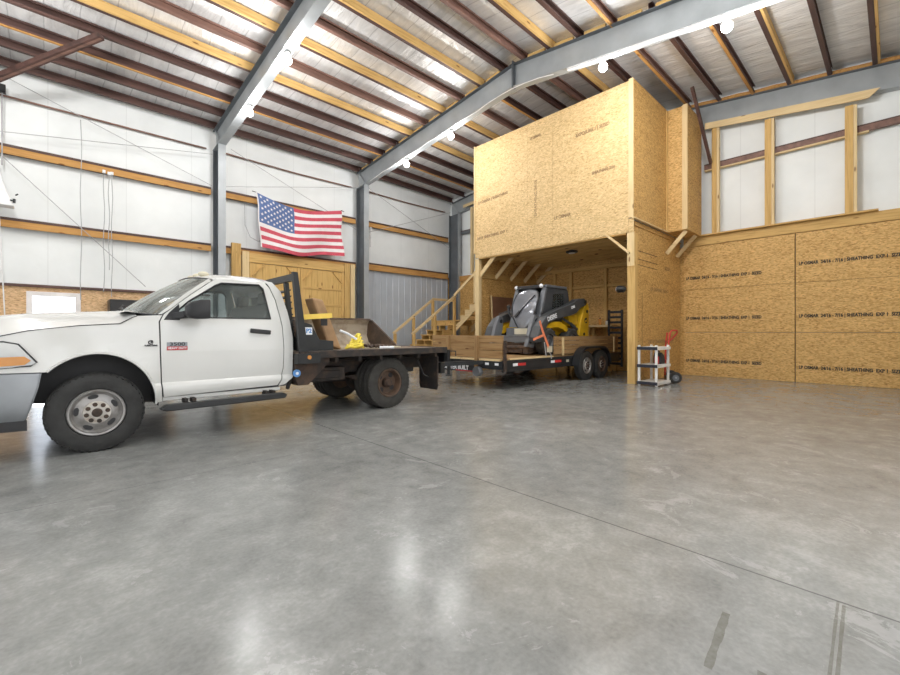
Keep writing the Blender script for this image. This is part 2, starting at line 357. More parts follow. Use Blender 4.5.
def build(name, mb, mat, parent=None, smooth=None, label=None, cat=None, group=None, kind=None, bevel=0, origin=None):
    bm = mb.bm
    bmesh.ops.recalc_face_normals(bm, faces=bm.faces[:])
    me = bpy.data.meshes.new(name)
    co = [v.co.copy() for v in bm.verts]
    if parent is not None: o0 = ORG[parent.name]
    elif origin is not None: o0 = Vector(origin)
    else:
        lo = [min(c[i] for c in co) for i in range(3)]; hi = [max(c[i] for c in co) for i in range(3)]
        o0 = Vector(((lo[0] + hi[0]) / 2, (lo[1] + hi[1]) / 2, lo[2]))
    for v in bm.verts: v.co -= o0
    bm.to_mesh(me); bm.free()
    for x in (mat if isinstance(mat, (list, tuple)) else [mat]): me.materials.append(M[x] if isinstance(x, str) else x)
    if smooth is not None:
        for p in me.polygons: p.use_smooth = True
        me.set_sharp_from_angle(angle=R(smooth))
    o = bpy.data.objects.new(name, me); COL.objects.link(o)
    if parent is not None: o.parent = parent
    else: o.location = o0
    if bevel:
        md = o.modifiers.new('bevel', 'BEVEL'); md.width = bevel; md.segments = 2; md.limit_method = 'ANGLE'
    ORG[o.name] = o0
    tag(o, label, cat, group, kind); return o
def tag(o, label=None, cat=None, group=None, kind=None):
    if label: o['label'] = label
    if cat: o['category'] = cat
    if group: o['group'] = group
    if kind: o['kind'] = kind
def empty(name, loc, label=None, cat=None, group=None, kind=None):
    o = bpy.data.objects.new(name, None); COL.objects.link(o); o.location = loc; o.empty_display_size = .2
    ORG[o.name] = Vector(loc); tag(o, label, cat, group, kind); return o
def text_mb(txt, size, origin, right, up, depth=.002, align='LEFT', xs=1., bold=0.):
    cu = bpy.data.curves.new('lettering', 'FONT'); cu.body = txt; cu.size = size; cu.extrude = depth / 2; cu.align_x = align; cu.align_y = 'CENTER'
    cu.resolution_u = 3; cu.offset = bold
    ob = bpy.data.objects.new('lettering', cu); COL.objects.link(ob)
    dg = bpy.context.evaluated_depsgraph_get(); dg.update()
    me = bpy.data.meshes.new_from_object(ob.evaluated_get(dg))
    mb = MB(); mb.bm.from_mesh(me)
    bpy.data.objects.remove(ob); bpy.data.curves.remove(cu); bpy.data.meshes.remove(me)
    rt = Vector(right).normalized(); u = Vector(up).normalized(); nn = rt.cross(u); o = Vector(origin)
    for v in mb.bm.verts: v.co = o + rt * v.co.x * xs + u * v.co.y + nn * v.co.z
    return mb
def lerp(a, b, t): return a + (b - a) * t
def interp(tab, x):
    if x <= tab[0][0]: return tab[0][1]
    for (a, va), (b, vb) in zip(tab, tab[1:]):
        if x <= b: return va + (vb - va) * (x - a) / (b - a)
    return tab[-1][1]
ORD = ['first', 'second', 'third', 'fourth', 'fifth', 'sixth', 'seventh', 'eighth', 'ninth', 'tenth', 'eleventh', 'twelfth']

# ------------------------------------------------------------------ building shell
YA = 14.15; XB = 13.32; YR = 6.57; XF = -6.0; YN = -1.6
FR = [-1.2, 3.65, 8.5, 13.38]
def far_t(X): return min(1., max(0., X - 8.5) / 4.9)
def raft(X, Y): return 7.93 - (.1 * (Y - YR) + .12 * far_t(X) * min(1, (Y - YR) / 3) if Y > YR else (.145 - .020 * far_t(X)) * (YR - Y))

mb = MB(); mb.box(XF, 13.6, YN, YA + .1, -.2, 0); build('floor', mb, 'floor', kind='structure', origin=(0, 0, 0))
mb = MB()   # two roof slopes of foil faced insulation
for Ys in ([YR + (YA + .25 - YR) * k / 12 for k in range(13)], [YR + (YN - .15 - YR) * k / 12 for k in range(13)]):
    for dz in (.22, .32):
        mb.grid([[(X, y, raft(X, y) + dz) for y in Ys] for X in (XF, -1.2, 3.65, 6., 8.5, 11, 13.7)])
build('ceiling', mb, 'foil', kind='structure', origin=(0, 0, 0))
# wall A with the glazed door left open as a hole
dx0, dx1, dz1 = -.37, .60, 2.2
zt = 7.4
mb = MB(); mb.box(XF, dx0, YA, YA + .1, 2.31, zt); mb.box(dx1, 13.6, YA, YA + .1, 2.31, zt); mb.box(dx0, dx1, YA, YA + .1, 2.31, zt)
mb.box(1.2, 13.6, YA, YA + .1, 0, 2.31)
wl = build('wall_left', mb, 'sheet', kind='structure', origin=(0, YA, 0))
mb = MB(); mb.box(XF, dx0, YA - .02, YA + .1, 0, 2.31); mb.box(dx1, 2.6, YA - .02, YA, 0, 2.31); mb.box(dx1, 1.2, YA, YA + .1, 0, 2.31); mb.box(dx0, dx1, YA - .02, YA + .1, dz1, 2.31)
build('osb_wainscot', mb, 'osb_pink', wl)
mb = MB()   # corrugated metal below the girt, right of the second column
pts = []; x = 8.75
while x < 13.3:
    pts += [(x, 0), (x + .21, 0), (x + .225, -.014), (x + .265, -.014), (x + .28, 0)]; x += .30
pts = [(px, 14.08 + dy) for px, dy in pts if px < 13.3]
mb.grid([[(px, py, 0.) for px, py in pts], [(px, py, 3.75) for px, py in pts]])
mb.grid([[(px, py + .02, 0.) for px, py in pts], [(px, py + .02, 3.75) for px, py in pts]])
build('metal_siding', mb, 'siding', wl)
# wall B
mb = MB(); mb.box(XB + .18, XB + .28, YN, YA + .1, 0, 8.1)
wb = build('wall_back', mb, 'sheet', kind='structure', origin=(XB, 0, 0))
# right and front walls (behind the photographer): door openings added to let fill daylight in
mb = MB(); mb.box(XF, -4.6, YN - .1, YN, 0, 6.9); mb.box(-.6, .6, YN - .1, YN, 0, 6.9); mb.box(5.0, 13.6, YN - .1, YN, 0, 6.9)
mb.box(-4.6, -.6, YN - .1, YN, 4.3, 6.9); mb.box(.6, 5.0, YN - .1, YN, 4.3, 6.9)
build('wall_right', mb, 'sheet', kind='structure', origin=(0, YN, 0))
mb = MB(); mb.box(XF - .1, XF, YN, 3., 0, 8.1); mb.box(XF - .1, XF, 11., YA + .1, 0, 8.1); mb.box(XF - .1, XF, 3., 11., 4.6, 8.1)
build('wall_front', mb, 'sheet', kind='structure', origin=(XF, 0, 0))

# OSB sheets of the back wall, each with its printed stamp
def stamp(parent, o, right, size=.105, mat='ink', txt='LP OSMAR  24/16 - 7/16 | SHEATHING  EXP 1  SIZED', xs=1.):
    build('printed_stamp', text_mb(txt, size, o, right, (0, 0, 1), .004, xs=xs, bold=.0048), mat, parent)
for (y0, y1) in ((4.2, 1.70), (1.68, -.74), (-.76, YN)):
    for k in range(3):
        mb = MB(); mb.box(XB - .012, XB + .11, y1, y0, k * 1.22 + .004, (k + 1) * 1.22 - .004)
        sh = build('osb_sheet', mb, 'osb', wb)
        if y1 > -1: stamp(sh, (XB - .015, y0 - .06, (.42, 1.62, 2.76)[k] + (-.05 if y0 < 2 and k == 0 else .14 if y0 < 2 and k == 2 else 0)), (0, -1, 0), xs=1.02 * 2.2 / 3.0)
mb = MB(); mb.box(XB, XB + .11, 4.2, YA, 0, 3.66); build('osb_sheet', mb, 'osb_dark', wb)
mb = MB(); mb.box(XB - .04, XB + .11, YN, 4.2, 3.665, 3.90); build('band_board', mb, 'lumy', wb)
mb = MB(); mb.box(XB - .15, XB + .11, .25, 4.2, 3.905, 3.94); build('band_cap', mb, 'lumy', wb)
mb = MB(); mb.box(XB - .04, XB + .11, 9.4, YA, 3.5, 3.72); build('band_board', mb, 'amby', wb)
# purlins -------------------------------------------------------------------
rows_l = [13.8 - .767 * k for k in range(10)]                # eave -> ridge
rows_r = [6.25 - .745 * k for k in range(10)]                # ridge -> far eave
bays = [(-5.9, 3.65, 'over the truck cab'), (3.65, 8.5, 'over the flag'), (8.5, 13.3, 'over the loft end')]
def purlin(X0, X1, Y, woody, lab, grp, pale):
    dz0 = raft(X0, Y); dz1 = raft(X1, Y)
    def sec(mb, yy0, yy1, z0, z1):
        mb.hexa([(X0, yy0, dz0 + z0), (X1, yy0, dz1 + z0), (X1, yy1, dz1 + z0), (X0, yy1, dz0 + z0), (X0, yy0, dz0 + z1), (X1, yy0, dz1 + z1), (X1, yy1, dz1 + z1), (X0, yy1, dz0 + z1)])
    mb = MB()   # C channel opening towards the photographer's side
    sec(mb, Y + .045, Y + .055, .01, .20); sec(mb, Y - .03, Y + .045, .01, .02); sec(mb, Y - .03, Y + .045, .19, .20)
    sec(mb, Y - .03, Y - .022, .02, .045); sec(mb, Y - .03, Y - .022, .165, .19)
    p = build('roof_purlin', mb, 'rustl' if pale else 'rust', label=lab, cat='roof beam', group=grp)
    if woody == 1:
        mb = MB(); sec(mb, Y - .075, Y - .032, .012, .19); build('nailer_board', mb, 'lumx', p)
    elif woody == 2:
        mb = MB(); sec(mb, Y - .015, Y + .045, -.012, .008); build('nailer_strip', mb, 'ambx', p)
    return p
for bi, (X0, X1, where) in enumerate(bays):
    X0 += .006; X1 -= .006
    for side, rows in (('left', rows_l), ('right', rows_r)):
        for k, y in enumerate(rows):
            if bi == 0 and side == 'right' : continue
            if bi == 1 and side == 'right' and k > 3: continue
            if side == 'left': w = (0, 0, 2, 0, 1, 0, 1, 0, 1, 0)[k]; pale = k in (5, 7)  # pale rows: lit look put into a lighter steel colour
            else: w = (0, 1, 0, 2, 0, 2, 1, 0, 1, 0)[k]; pale = k in (0, 3)
            if bi == 2 and side == 'left' and k > 3: w = (1, 0, 1, 0, 2, 0)[k - 4]
            what = ('red-brown purlin', 'yellow-faced purlin', 'orange-edged brown purlin')[w]
            if side == 'left': pos = ORD[k] + ' up from the flag-wall eave' if k < 9 else 'last before the ridge'
            else: pos = ORD[k] + ' past the ridge'
            purlin(X0, X1, y, w, f'{what}, {pos}, {where}', f'purlins {where}', pale)
mb = MB()
# eave strip light gap: fibreglass roll ends stuffed above the rafters
for i, X in enumerate(FR[1:]):
    pass
# rafters and columns ---------------------------------------------------------
def frame(i, X, nm, dep=.58):
    f = .1
    def slab(mb, x0, x1, ya, yb, a0, a1):   # follows the slope between ya and yb, from a0 to a1 below the top line
        za, zb = raft(X, ya), raft(X, yb)
        mb.hexa([(x0, ya, za - a1), (x1, ya, za - a1), (x1, yb, zb - a1), (x0, yb, zb - a1), (x0, ya, za - a0), (x1, ya, za - a0), (x1, yb, zb - a0), (x0, yb, zb - a0)])
    w = .11
    root = empty('steel_rafter', (X, YR, 7.3), f'grey steel I-beam rafter {nm}', 'rafter', 'steel rafters')
    mb = MB(); slab(mb, X - .008, X + .008, 13.95, YR, .015, dep - .015); slab(mb, X - .008, X + .008, YR, YN + .1, .015, dep - .015); build('web', mb, 'steel', root)
    mb = MB(); slab(mb, X - w, X + w, 13.95, YR, dep - .015, dep); slab(mb, X - w, X + w, YR, YN + .1, dep - .015, dep); build('bottom_flange', mb, 'steel', root)
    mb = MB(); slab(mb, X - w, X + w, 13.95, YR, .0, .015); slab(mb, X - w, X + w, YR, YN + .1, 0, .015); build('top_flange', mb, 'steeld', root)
    mb = MB(); z = raft(X, YR); mb.box(X - w - .005, X - .01, YR - .02, YR + .02, z - dep - .02, z + .06); mb.box(X + .01, X + w, YR - .012, YR + .012, z - dep + .015, z - .015); build('ridge_stiffener', mb, 'steeld', root)
    return root
f0 = frame(0, FR[0], 'beyond the left picture edge'); del f0['label'], f0['category'], f0['group']; f0['kind'] = 'structure'
frame(1, FR[1], 'nearest the camera, over the truck cab')
r2 = frame(2, FR[2], 'in the middle, passing in front of the loft')
mb = MB()
for yc in [13.4 - .767 * k for k in range(9)] + [5.9 - .745 * k for k in range(9)]:
    mb = MB(); mb.bar((8.46, yc + .24, raft(FR[2], yc + .24) + .06), (8.46, yc - .24, raft(FR[2], yc - .24) + .06), .05, .07); build('gap_filler', mb, 'lumy', r2)
r3 = frame(3, FR[3], 'against the back wall')
mb = MB(); yy = [4.1 - .4 * k for k in range(14)]
mb.tube([(13.3, y, raft(13.3, y) + .05 + .012 * math.sin(y * 7)) for y in yy], .05, 8); build('insulation_roll', mb, 'ambx', r3)
def column(X, nm, y0=13.4):
    z = raft(X, y0) - .585
    root = empty('steel_column', (X, 13.65, 0), f'grey steel column {nm}', 'column', 'steel columns')
    mb = MB(); mb.box(X - .1, X + .1, y0, y0 + .016, .02, z + .02); build('inner_flange', mb, 'steel', root)
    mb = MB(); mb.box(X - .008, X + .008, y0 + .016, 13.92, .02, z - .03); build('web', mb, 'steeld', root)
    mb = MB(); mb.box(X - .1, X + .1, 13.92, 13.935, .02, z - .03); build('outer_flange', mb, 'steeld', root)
    mb = MB(); mb.box(X - .13, X + .13, y0 - .03, 13.96, 0, .02); build('base_plate', mb, 'steeld', root)
    mb = MB(); mb.bar((X - .06, y0 + .03, z + .03), (X - .06, 13.85, z + .5), .08, .012, (1, 0, 0)); build('knee_stiffener', mb, 'steel', root)
column(FR[1], 'behind the truck cab'); column(FR[2], 'right of the flag'); column(FR[3] - .1, 'in the far corner by the stairs', 13.35)
# girts on the left wall
segs = [(-5.9, 3.5, 'left of the first column'), (3.8, 8.38, 'between the two columns'), (8.62, 13.15, 'right of the second column')]
for (a, b, w) in segs:
    for z, nm in ((5.33, 'upper'), (3.66, 'lower')):
        g = empty('wall_girt', ((a + b) / 2, 14.02, z), f'{nm} wall girt with amber board, {w}', 'girt', 'girts on the flag wall')
        hh = .19 if w[0] != 'r' or nm == 'upper' else .25
        mb = MB(); mb.box(a, b, 13.95, 13.99, z - .03, z + hh - .06); build('nailer_board', mb, 'ambx', g)
        mb = MB(); mb.box(a, b, 13.94, 14.145, z + hh - .058, z + hh); mb.box(a, b, 13.995, 14.145, z, z + hh - .06); build('channel', mb, 'rust', g)
mb = MB(); mb.box(-5.9, 3.5, 14.06, 14.125, 2.3, 2.36); build('base_girt', mb, 'rust', label='thin brown steel rail low on the wall over the glass door', cat='girt')
for (a, b, w) in segs:
    mb = MB(); mb.tube([(a + .1, 14.05, 6.68), ((a + b) / 2, 14.05, 6.64), (b - .1, 14.05, 6.67)], .024, 6)
    build('eave_pipe', mb, 'rustl', label=f'thin rusty pipe under the eave, {w}', cat='pipe', group='eave pipes')
# bracing rods and cables on the left wall
def rod(p, q, lab, sag=0, name='brace_rod', r=.009, mat='cable', cat='cable', grp='wire bracing on the flag wall'):
    n = 8; p = Vector(p); q = Vector(q); pts = []
    for k in range(n + 1):
        t = k / n; v = p.lerp(q, t); v.z -= sag * 4 * t * (1 - t); pts.append(v)
    mb = MB(); mb.tube(pts, r, 6); return build(name, mb, mat, label=lab, cat=cat, group=grp)
rod((-.66, 13.88, 7.0), (3.5, 13.88, 5.55), 'steel brace wire falling from the top left corner to the first column')
rod((-.75, 13.86, 5.2), (1.9, 13.86, 2.45), 'steel brace wire falling towards the truck windscreen')
rod((-.8, 13.8, 5.72), (3.5, 13.8, 6.45), 'nearly level steel wire above the upper girt, left of the first column')
rod((4.0, 13.8, 6.75), (8.3, 13.8, 5.05), 'steel brace wire crossing behind the flag top edge')
rod((3.8, 13.72, 5.55), (8.35, 13.72, 6.6), 'steel wire rising from the first column above the flag')
rod((8.75, 13.8, 6.75), (13.1, 13.8, 5.0), 'steel brace wire right of the second column, falling to the corner')
rod((8.75, 13.75, 5.0), (13.1, 13.75, 6.6), 'steel wire right of the second column, rising to the corner')
def atY(px, py, Y):
    u = (px - 450) / 423; s, c = math.sin(R(46.45)), math.cos(R(46.45)); dx, dy = s * u + c, -c * u + s; z = Y / dy
    return Vector((z * dx, Y, 1.22 + (332.5 - py) / 423 * z))
for px, ya, yb, nm in ((81, 120, 300, 'leftmost'), (104, 172, 292, 'second'), (109, 174, 270, 'third'), (112, 174, 297, 'rightmost')):
    a = atY(px, ya, 13.85); b = atY(px, yb, 13.85)
    mb = MB(); n = 10; mb.tube([(a.x + .014 * math.sin(k * 1.3 + px), 13.85, lerp(a.z, b.z, k / n)) for k in range(n + 1)], .009, 6)
    o = build('hanging_cord', mb, 'cable', label=f'thin grey cord hanging down the white wall, {nm} of the four', cat='cord', group='cords on the flag wall')
    if px != 81:
        mb = MB(); mb.box(a.x - .03, a.x + .03, 13.83, 13.9, a.z - .02, a.z + .05); build('hook', mb, 'whitep', o)
mb = MB(); a = atY(2, 170, 13.7); mb.prism([(a.x - .55, 5.25), (a.x - .12, 5.25), (a.x + .02, 4.55), (a.x + .2, 4.02), (a.x - .4, 4.02)], 'y', 13.45, 13.8)
o = build('heater_housing', mb, 'whitep', label='white sloped metal housing at the left picture edge on the wall', cat='heater', bevel=.02)
mb = MB(); mb.tube([(a.x + .14, 13.45, 4.14), (a.x + .20, 13.4, 4.13)], .015, 8); mb.tube([(a.x + .20, 13.4, 4.08), (a.x + .20, 13.4, 4.17)], .025, 8); mb.tube([(a.x + .22, 13.4, 4.25), (a.x + .26, 13.4, 4.29)], .015, 6); build('valve', mb, 'satin', o)
rod((-.86, 13.7, 4.02), (-.84, 13.75, 2.3), 'white cord hanging below the white housing', 0, 'hanging_cord', .014, 'whitep', 'cord', 'cords on the flag wall')
rod((-.80, 13.9, 4.0), (-.70, 13.95, 1.3), 'long white cord at the left end of the wall', 0, 'hanging_cord', .012, 'whitep', 'cord', 'cords on the flag wall')
a = atY(371, 227, 13.9); b = atY(371, 247, 13.9)
mb = MB(); mb.box(a.x - .03, a.x + .03, 13.89, 13.935, b.z, a.z); build('wall_conduit', mb, 'whitep', label='short white upright conduit on the wall right of the second column', cat='conduit')
a = atY(246, 212, 13.8); mb = MB(); mb.tube([(a.x - .02, 13.85, a.z + .25), (a.x - .02, 13.82, a.z - .4), (a.x + .12, 13.8, a.z - .75), (a.x + .35, 13.8, a.z - .85), (a.x + .6, 13.82, a.z - .8)], .011, 6); build('hanging_cord', mb, 'cable', smooth=60, label='grey cord looping down the wall behind the left flag edge', cat='cord')
a = atY(2, 92, 13.95); b = atY(2, 165, 13.95); mb = MB(); mb.tube([(a.x, 13.95, a.z), (b.x, 13.95, b.z)], .015, 6); o = build('wall_conduit', mb, 'cable', label='thin upright conduit at the left picture edge above the white housing', cat='conduit'); mb = MB(); mb.box(a.x - .05, a.x + .06, 13.88, 13.99, a.z - .02, a.z + .16); build('junction_box', mb, 'satin', o)
# roof strut at the top left
mb = MB(); P = atY(-30, 89, 13.6); Q = atY(101, 36, 11.4); mb.bar(P, Q, .14, .10)
o = build('roof_strut', mb, 'rust', label='dark brown steel strut crossing the purlins at the top left corner', cat='strut')
mb = MB(); mb.bar(P - Vector((0, 0, .055)), Q - Vector((0, 0, .055)), .05, .008); build('pale_edge', mb, 'rustl', o)
# strut at the loft corner, up to a purlin
mb = MB(); mb.bar((13.13, 3.47, 5.85), (11.75, 3.52, 7.40), .07, .07)
build('flange_brace', mb, 'rust', label='red-brown steel strut from wall girt up to a purlin beside the loft', cat='strut')
# back wall girt, studs, top rail
for (y0, y1, z, lab) in ((-1.5, 3.68, 5.78, 'brown steel girt behind the yellow studs on the back wall'), (9.45, 13.3, 5.6, 'short grey girt in the corner left of the loft')):
    g = empty('wall_girt', (XB + .03, (y0 + y1) / 2, z), lab, 'girt')
    mb = MB(); mb.box(XB + .0, XB + .11, y0, y1, z - .02, z + .10); build('channel', mb, 'rustl' if y0 < 0 else 'steeld', g)
    mb = MB(); mb.box(XB - .005, XB + .11, y0, y1, z + .10, z + .13); build('lip', mb, 'rust', g)
    if y0 < 0:
        mb = MB(); mb.box(XB + .01, XB + .11, y0 + 1.9, y1, z - .055, z - .022); build('pale_strip', mb, 'paley', g)
for (y0, y1, nm) in ((3.29, 3.46, 'first stud right of the loft'), (2.09, 2.28, 'second stud right of the loft'), (.59, .79, 'third stud right of the loft')):
    mb = MB(); zt_ = 6.33 + (y0 - .3) * .16; mb.box(13.19, 13.315, y0 + .06, y1, 3.945, zt_)
    o = build('wall_stud', mb, 'lumz', label=f'yellow timber post on the back wall ledge, {nm}', cat='stud', group='studs over the back wall boards')
    mb = MB(); mb.box(13.2, 13.315, y0, y0 + .057, 3.945, zt_ - .01); build('jack_stud', mb, 'palez', o)
mb = MB(); mb.box(13.2, 13.31, 12.5, 12.62, 3.75, 6.62); build('wall_stud', mb, 'palez', label='pale post on the wall in the narrow gap left of the loft', cat='stud')
mb = MB(); z0, z1 = 6.86, 6.25
pts = [(3.62, z0), (.22, z1 + .18), (.40, z1 + .02), (.62, z1 + .04), (3.62, z0 - .17)]
mb.prism([(y, z + .14) for y, z in pts], 'x', 13.155, 13.185); build('top_rail', mb, 'paley', label='pale sloping board nailed along the heads of the studs', cat='board')
mb = MB(); mb.hexa([(13.15, 12.35, 6.72), (13.19, 12.35, 6.72), (13.19, 13.0, 6.67), (13.15, 13.0, 6.67), (13.15, 12.35, 6.84), (13.19, 12.35, 6.84), (13.19, 13.0, 6.79), (13.15, 13.0, 6.79)])
build('top_rail', mb, 'paley', label='short pale board over the post left of the loft', cat='board')
# barn door in the left wall -------------------------------------------------
door = empty('door_1', (6.15, 13.9, 0), kind='structure')
mb = MB(); mb.box(4.55, 7.85, 13.86, 13.93, 3.42, 3.70); build('header', mb, 'lumx', door)
for (a, b, m_) in ((4.04, 4.30, 'lumz'), (4.34, 4.54, 'palez'), (7.86, 8.06, 'lumz'), (8.10, 8.28, 'palez')):
    mb = MB(); mb.box(a, b, 13.84, 13.94, 0, 3.95 if a < 4.3 else 3.74); build('jamb_post', mb, m_, door)
for (a, b) in ((4.56, 6.18), (6.20, 7.84)):
    mb = MB(); n = 8
    for k in range(n): mb.box(lerp(a, b, k / n) + .003, lerp(a, b, (k + 1) / n) - .003, 13.90, 13.935, .05, 3.41)
    lf = build('door_leaf', mb, 'plyw', door)
    mb = MB()
    for z in (.1, 1.15, 2.15, 2.72): mb.box(a, b, 13.875, 13.898, z, z + .07)
    build('ledge', mb, 'lumx', lf)
    mb = MB(); mb.box(a, a + .09, 13.87, 13.899, .05, 3.41); mb.box(b - .09, b, 13.87, 13.899, .05, 3.41); build('stile', mb, 'lumz', lf)
    mb = MB(); s_ = b if a < 5 else a; d_ = -1 if a < 5 else 1
    mb.bar((s_ + d_ * .45, 13.87, 3.38), (s_ + d_ * .08, 13.87, 3.0), .03, .07, (0, 1, 0)); e_ = a if a < 5 else b; mb.bar((e_ - d_ * .45, 13.87, 3.38), (e_ - d_ * .08, 13.87, 3.0), .03, .07, (0, 1, 0)); build('corner_brace', mb, 'lumx', lf)
# glazed door, daylight outside
d2 = empty('door_2', (.11, YA, 0), kind='structure')
mb = MB(); mb.box(dx0, dx0 + .1, YA - .05, YA + .08, 0, dz1); mb.box(dx1 - .1, dx1, YA - .05, YA + .08, 0, dz1); mb.box(dx0 + .1, dx1 - .1, YA - .05, YA + .08, dz1 - .1, dz1); mb.box(dx0 + .1, dx1 - .1, YA - .05, YA + .08, 0, .15)
build('door_frame', mb, 'wframe', d2)
mb = MB(); mb.box(dx0 + .1, dx1 - .1, YA, YA + .015, .15, dz1 - .1); build('pane', mb, 'clear', d2)
# dark cabinet beside it
cb = empty('steel_cabinet', (1.75, 13.8, 0), 'tall black cabinet against the wall behind the truck hood', 'cabinet')
mb = MB(); mb.box(1.12, 2.35, 13.55, 14.1, .05, 2.06); build('body', mb, 'satin', cb, bevel=.015)
mb = MB(); mb.box(1.14, 1.72, 13.53, 13.548, .1, 2.0); mb.box(1.75, 2.33, 13.53, 13.548, .1, 2.0); build('door', mb, 'black', cb)
mb = MB(); mb.box(1.64, 1.67, 13.5, 13.53, 1.0, 1.2); mb.box(1.80, 1.83, 13.5, 13.53, 1.0, 1.2); build('handle', mb, 'chrome', cb)
mb = MB(); mb.box(1.15, 2.3, 13.56, 14.08, 0, .05); build('plinth', mb, 'black', cb)
# flag -----------------------------------------------------------------------
TL, TR, BR, BL = Vector((4.69, 13.62, 5.56)), Vector((7.60, 13.62, 5.57)), Vector((7.66, 13.62, 3.94)), Vector((4.86, 13.62, 3.90))
def flagp(u, v, off=0):
    top = TL.lerp(TR, u); bot = BL.lerp(BR, u); top.z -= .30 * math.sin(math.pi * u) ** 1 * (1 - .3 * u); bot.z -= .16 * math.sin(math.pi * min(1, u * 1.25)) ** 2
    p = top.lerp(bot, v); p.y += -.05 * math.sin(u * 9 + v * 5) * (.35 + v) - .03 * math.sin(u * 17 - v * 3) * v - off
    p.x += .02 * math.sin(v * 9); return p
mb = MB(); NU, NVs = 40, 4
V = [[mb.bm.verts.new(flagp(i / NU, j / (13 * NVs))) for i in range(NU + 1)] for j in range(13 * NVs + 1)]
for j in range(13 * NVs):
    st = j // NVs
    for i in range(NU):
        mi = (0 if st % 2 == 0 else 1)
        if st < 7 and i < 16: mi = 2
        mb.face([V[j][i], V[j][i + 1], V[j + 1][i + 1], V[j + 1][i]], mi)
for r in range(9):                                         # nine rows of six and five stars
    for c in range(6 if r % 2 == 0 else 5):
        u0 = (.4 / 12) * (2 * c + 1 + (r % 2)); v0 = (7 / 13) * (r + 1) / 10
        pts = []
        for k in range(10):
            rr = (.017 if k % 2 == 0 else .0075); t = math.pi * k / 5
            pts.append(mb.bm.verts.new(flagp(u0 + rr * math.sin(t) * .95, v0 - rr * math.cos(t) * 1.75, .008)))
        c0 = mb.bm.verts.new(flagp(u0, v0, .008))
        for k in range(10): mb.face([c0, pts[k], pts[(k + 1) % 10]], 1)
fl = build('flag', mb, ['fabric_r', 'fabric_w', 'fabric_b'], smooth=60, label='faded red, white and blue striped flag with stars hung on the wall', cat='flag')
mb = MB(); mb.tube([flagp(0, k / 8) + Vector((-.015, -.01, 0)) for k in range(9)], .02, 6); build('header_band', mb, 'fabric_w', fl)
mb = MB(); mb.tube([TR + Vector((-.02, -.01, 0)), TR + Vector((.12, .05, .0))], .015, 6); mb.tube([TL, TL + Vector((-.12, .05, .03))], .012, 6); build('tie', mb, 'black', fl)
# lamps ------------------------------------------------------------------------
def lamp(X, Y, nm, show=True, W=1.):
    W = .55 if X == 8.5 and 4 < Y < 10 else 1.3 if X == 8.5 and Y < 3 else W
    zb = raft(X, Y) - .60
    if show:
        o = empty('ceiling_lamp', (X, Y, zb), f'lit white lamp under the rafter, {nm}', 'lamp', 'lamps along the rafters')
        mb = MB(); mb.cyl((X, Y, zb), (X, Y, zb - .07), .055, 12); build('socket', mb, 'whitep', o, smooth=40)
        mb = MB(); mb.sphere((X, Y, zb - .165), .09, 16, 12, (1, 1, 1.05)); build('bulb', mb, 'bulb', o, smooth=80)
    l = bpy.data.lights.new('lamp_light', 'POINT'); l.energy = LAMP * W; l.shadow_soft_size = .12; l.color = (1, .985, .97)
    l.energy *= .62 if Y > 10 else 1.; lo = bpy.data.objects.new('lamp_light', l); lo.location = (X, Y, zb - .42); COL.objects.link(lo)
LAMP = 200
for X, Y, nm in ((8.5, 11.0, 'middle rafter nearest the flag wall'), (8.5, 8.9, 'middle rafter second from the flag wall'), (8.5, 4.25, 'middle rafter just right of the ridge'), (8.5, 2.0, 'middle rafter at the top right'),
                 (3.65, 11.1, 'near rafter closest to its column'), (3.65, 8.8, 'near rafter higher up'), (3.65, 4.25, 'near rafter past the ridge, unseen, added for fill'), (3.65, 2.0, 'near rafter by the right wall, unseen, added for fill'),
                 (-1.2, 11., 'unseen, added for fill beyond left edge, nearest flag wall'), (-1.2, 8.8, 'unseen, added for fill beyond left edge, second from wall'), (-1.2, 4.2, 'unseen, added for fill beyond left edge, past the ridge')): lamp(X, Y, nm)  # lamps out of view are added to brighten the room
mb = MB()
for a in range(12):
    ya, yb = 5.05 - a * .5, 5.05 - (a + 1) * .5 + .004
    za, zb = raft(8.5, ya) - .58, raft(8.5, yb) - .58
    mb.hexa([(8.40, ya, za - .05), (8.47, ya, za - .05), (8.47, yb, zb - .05), (8.40, yb, zb - .05), (8.40, ya, za), (8.47, ya, za), (8.47, yb, zb), (8.40, yb, zb)])
build('cable_trunking', mb, 'whitep', label='white cable trunking along the underside of the middle rafter', cat='conduit')
mb = MB(); mb.tube([(8.40, y, raft(8.5, y) - .60 - .02 * math.sin(y * 5)) for y in [13 - .4 * k for k in range(20)]], .012, 6)
build('cable', mb, 'whitep', label='white cable clipped under the middle rafter left of the trunking', cat='cable')
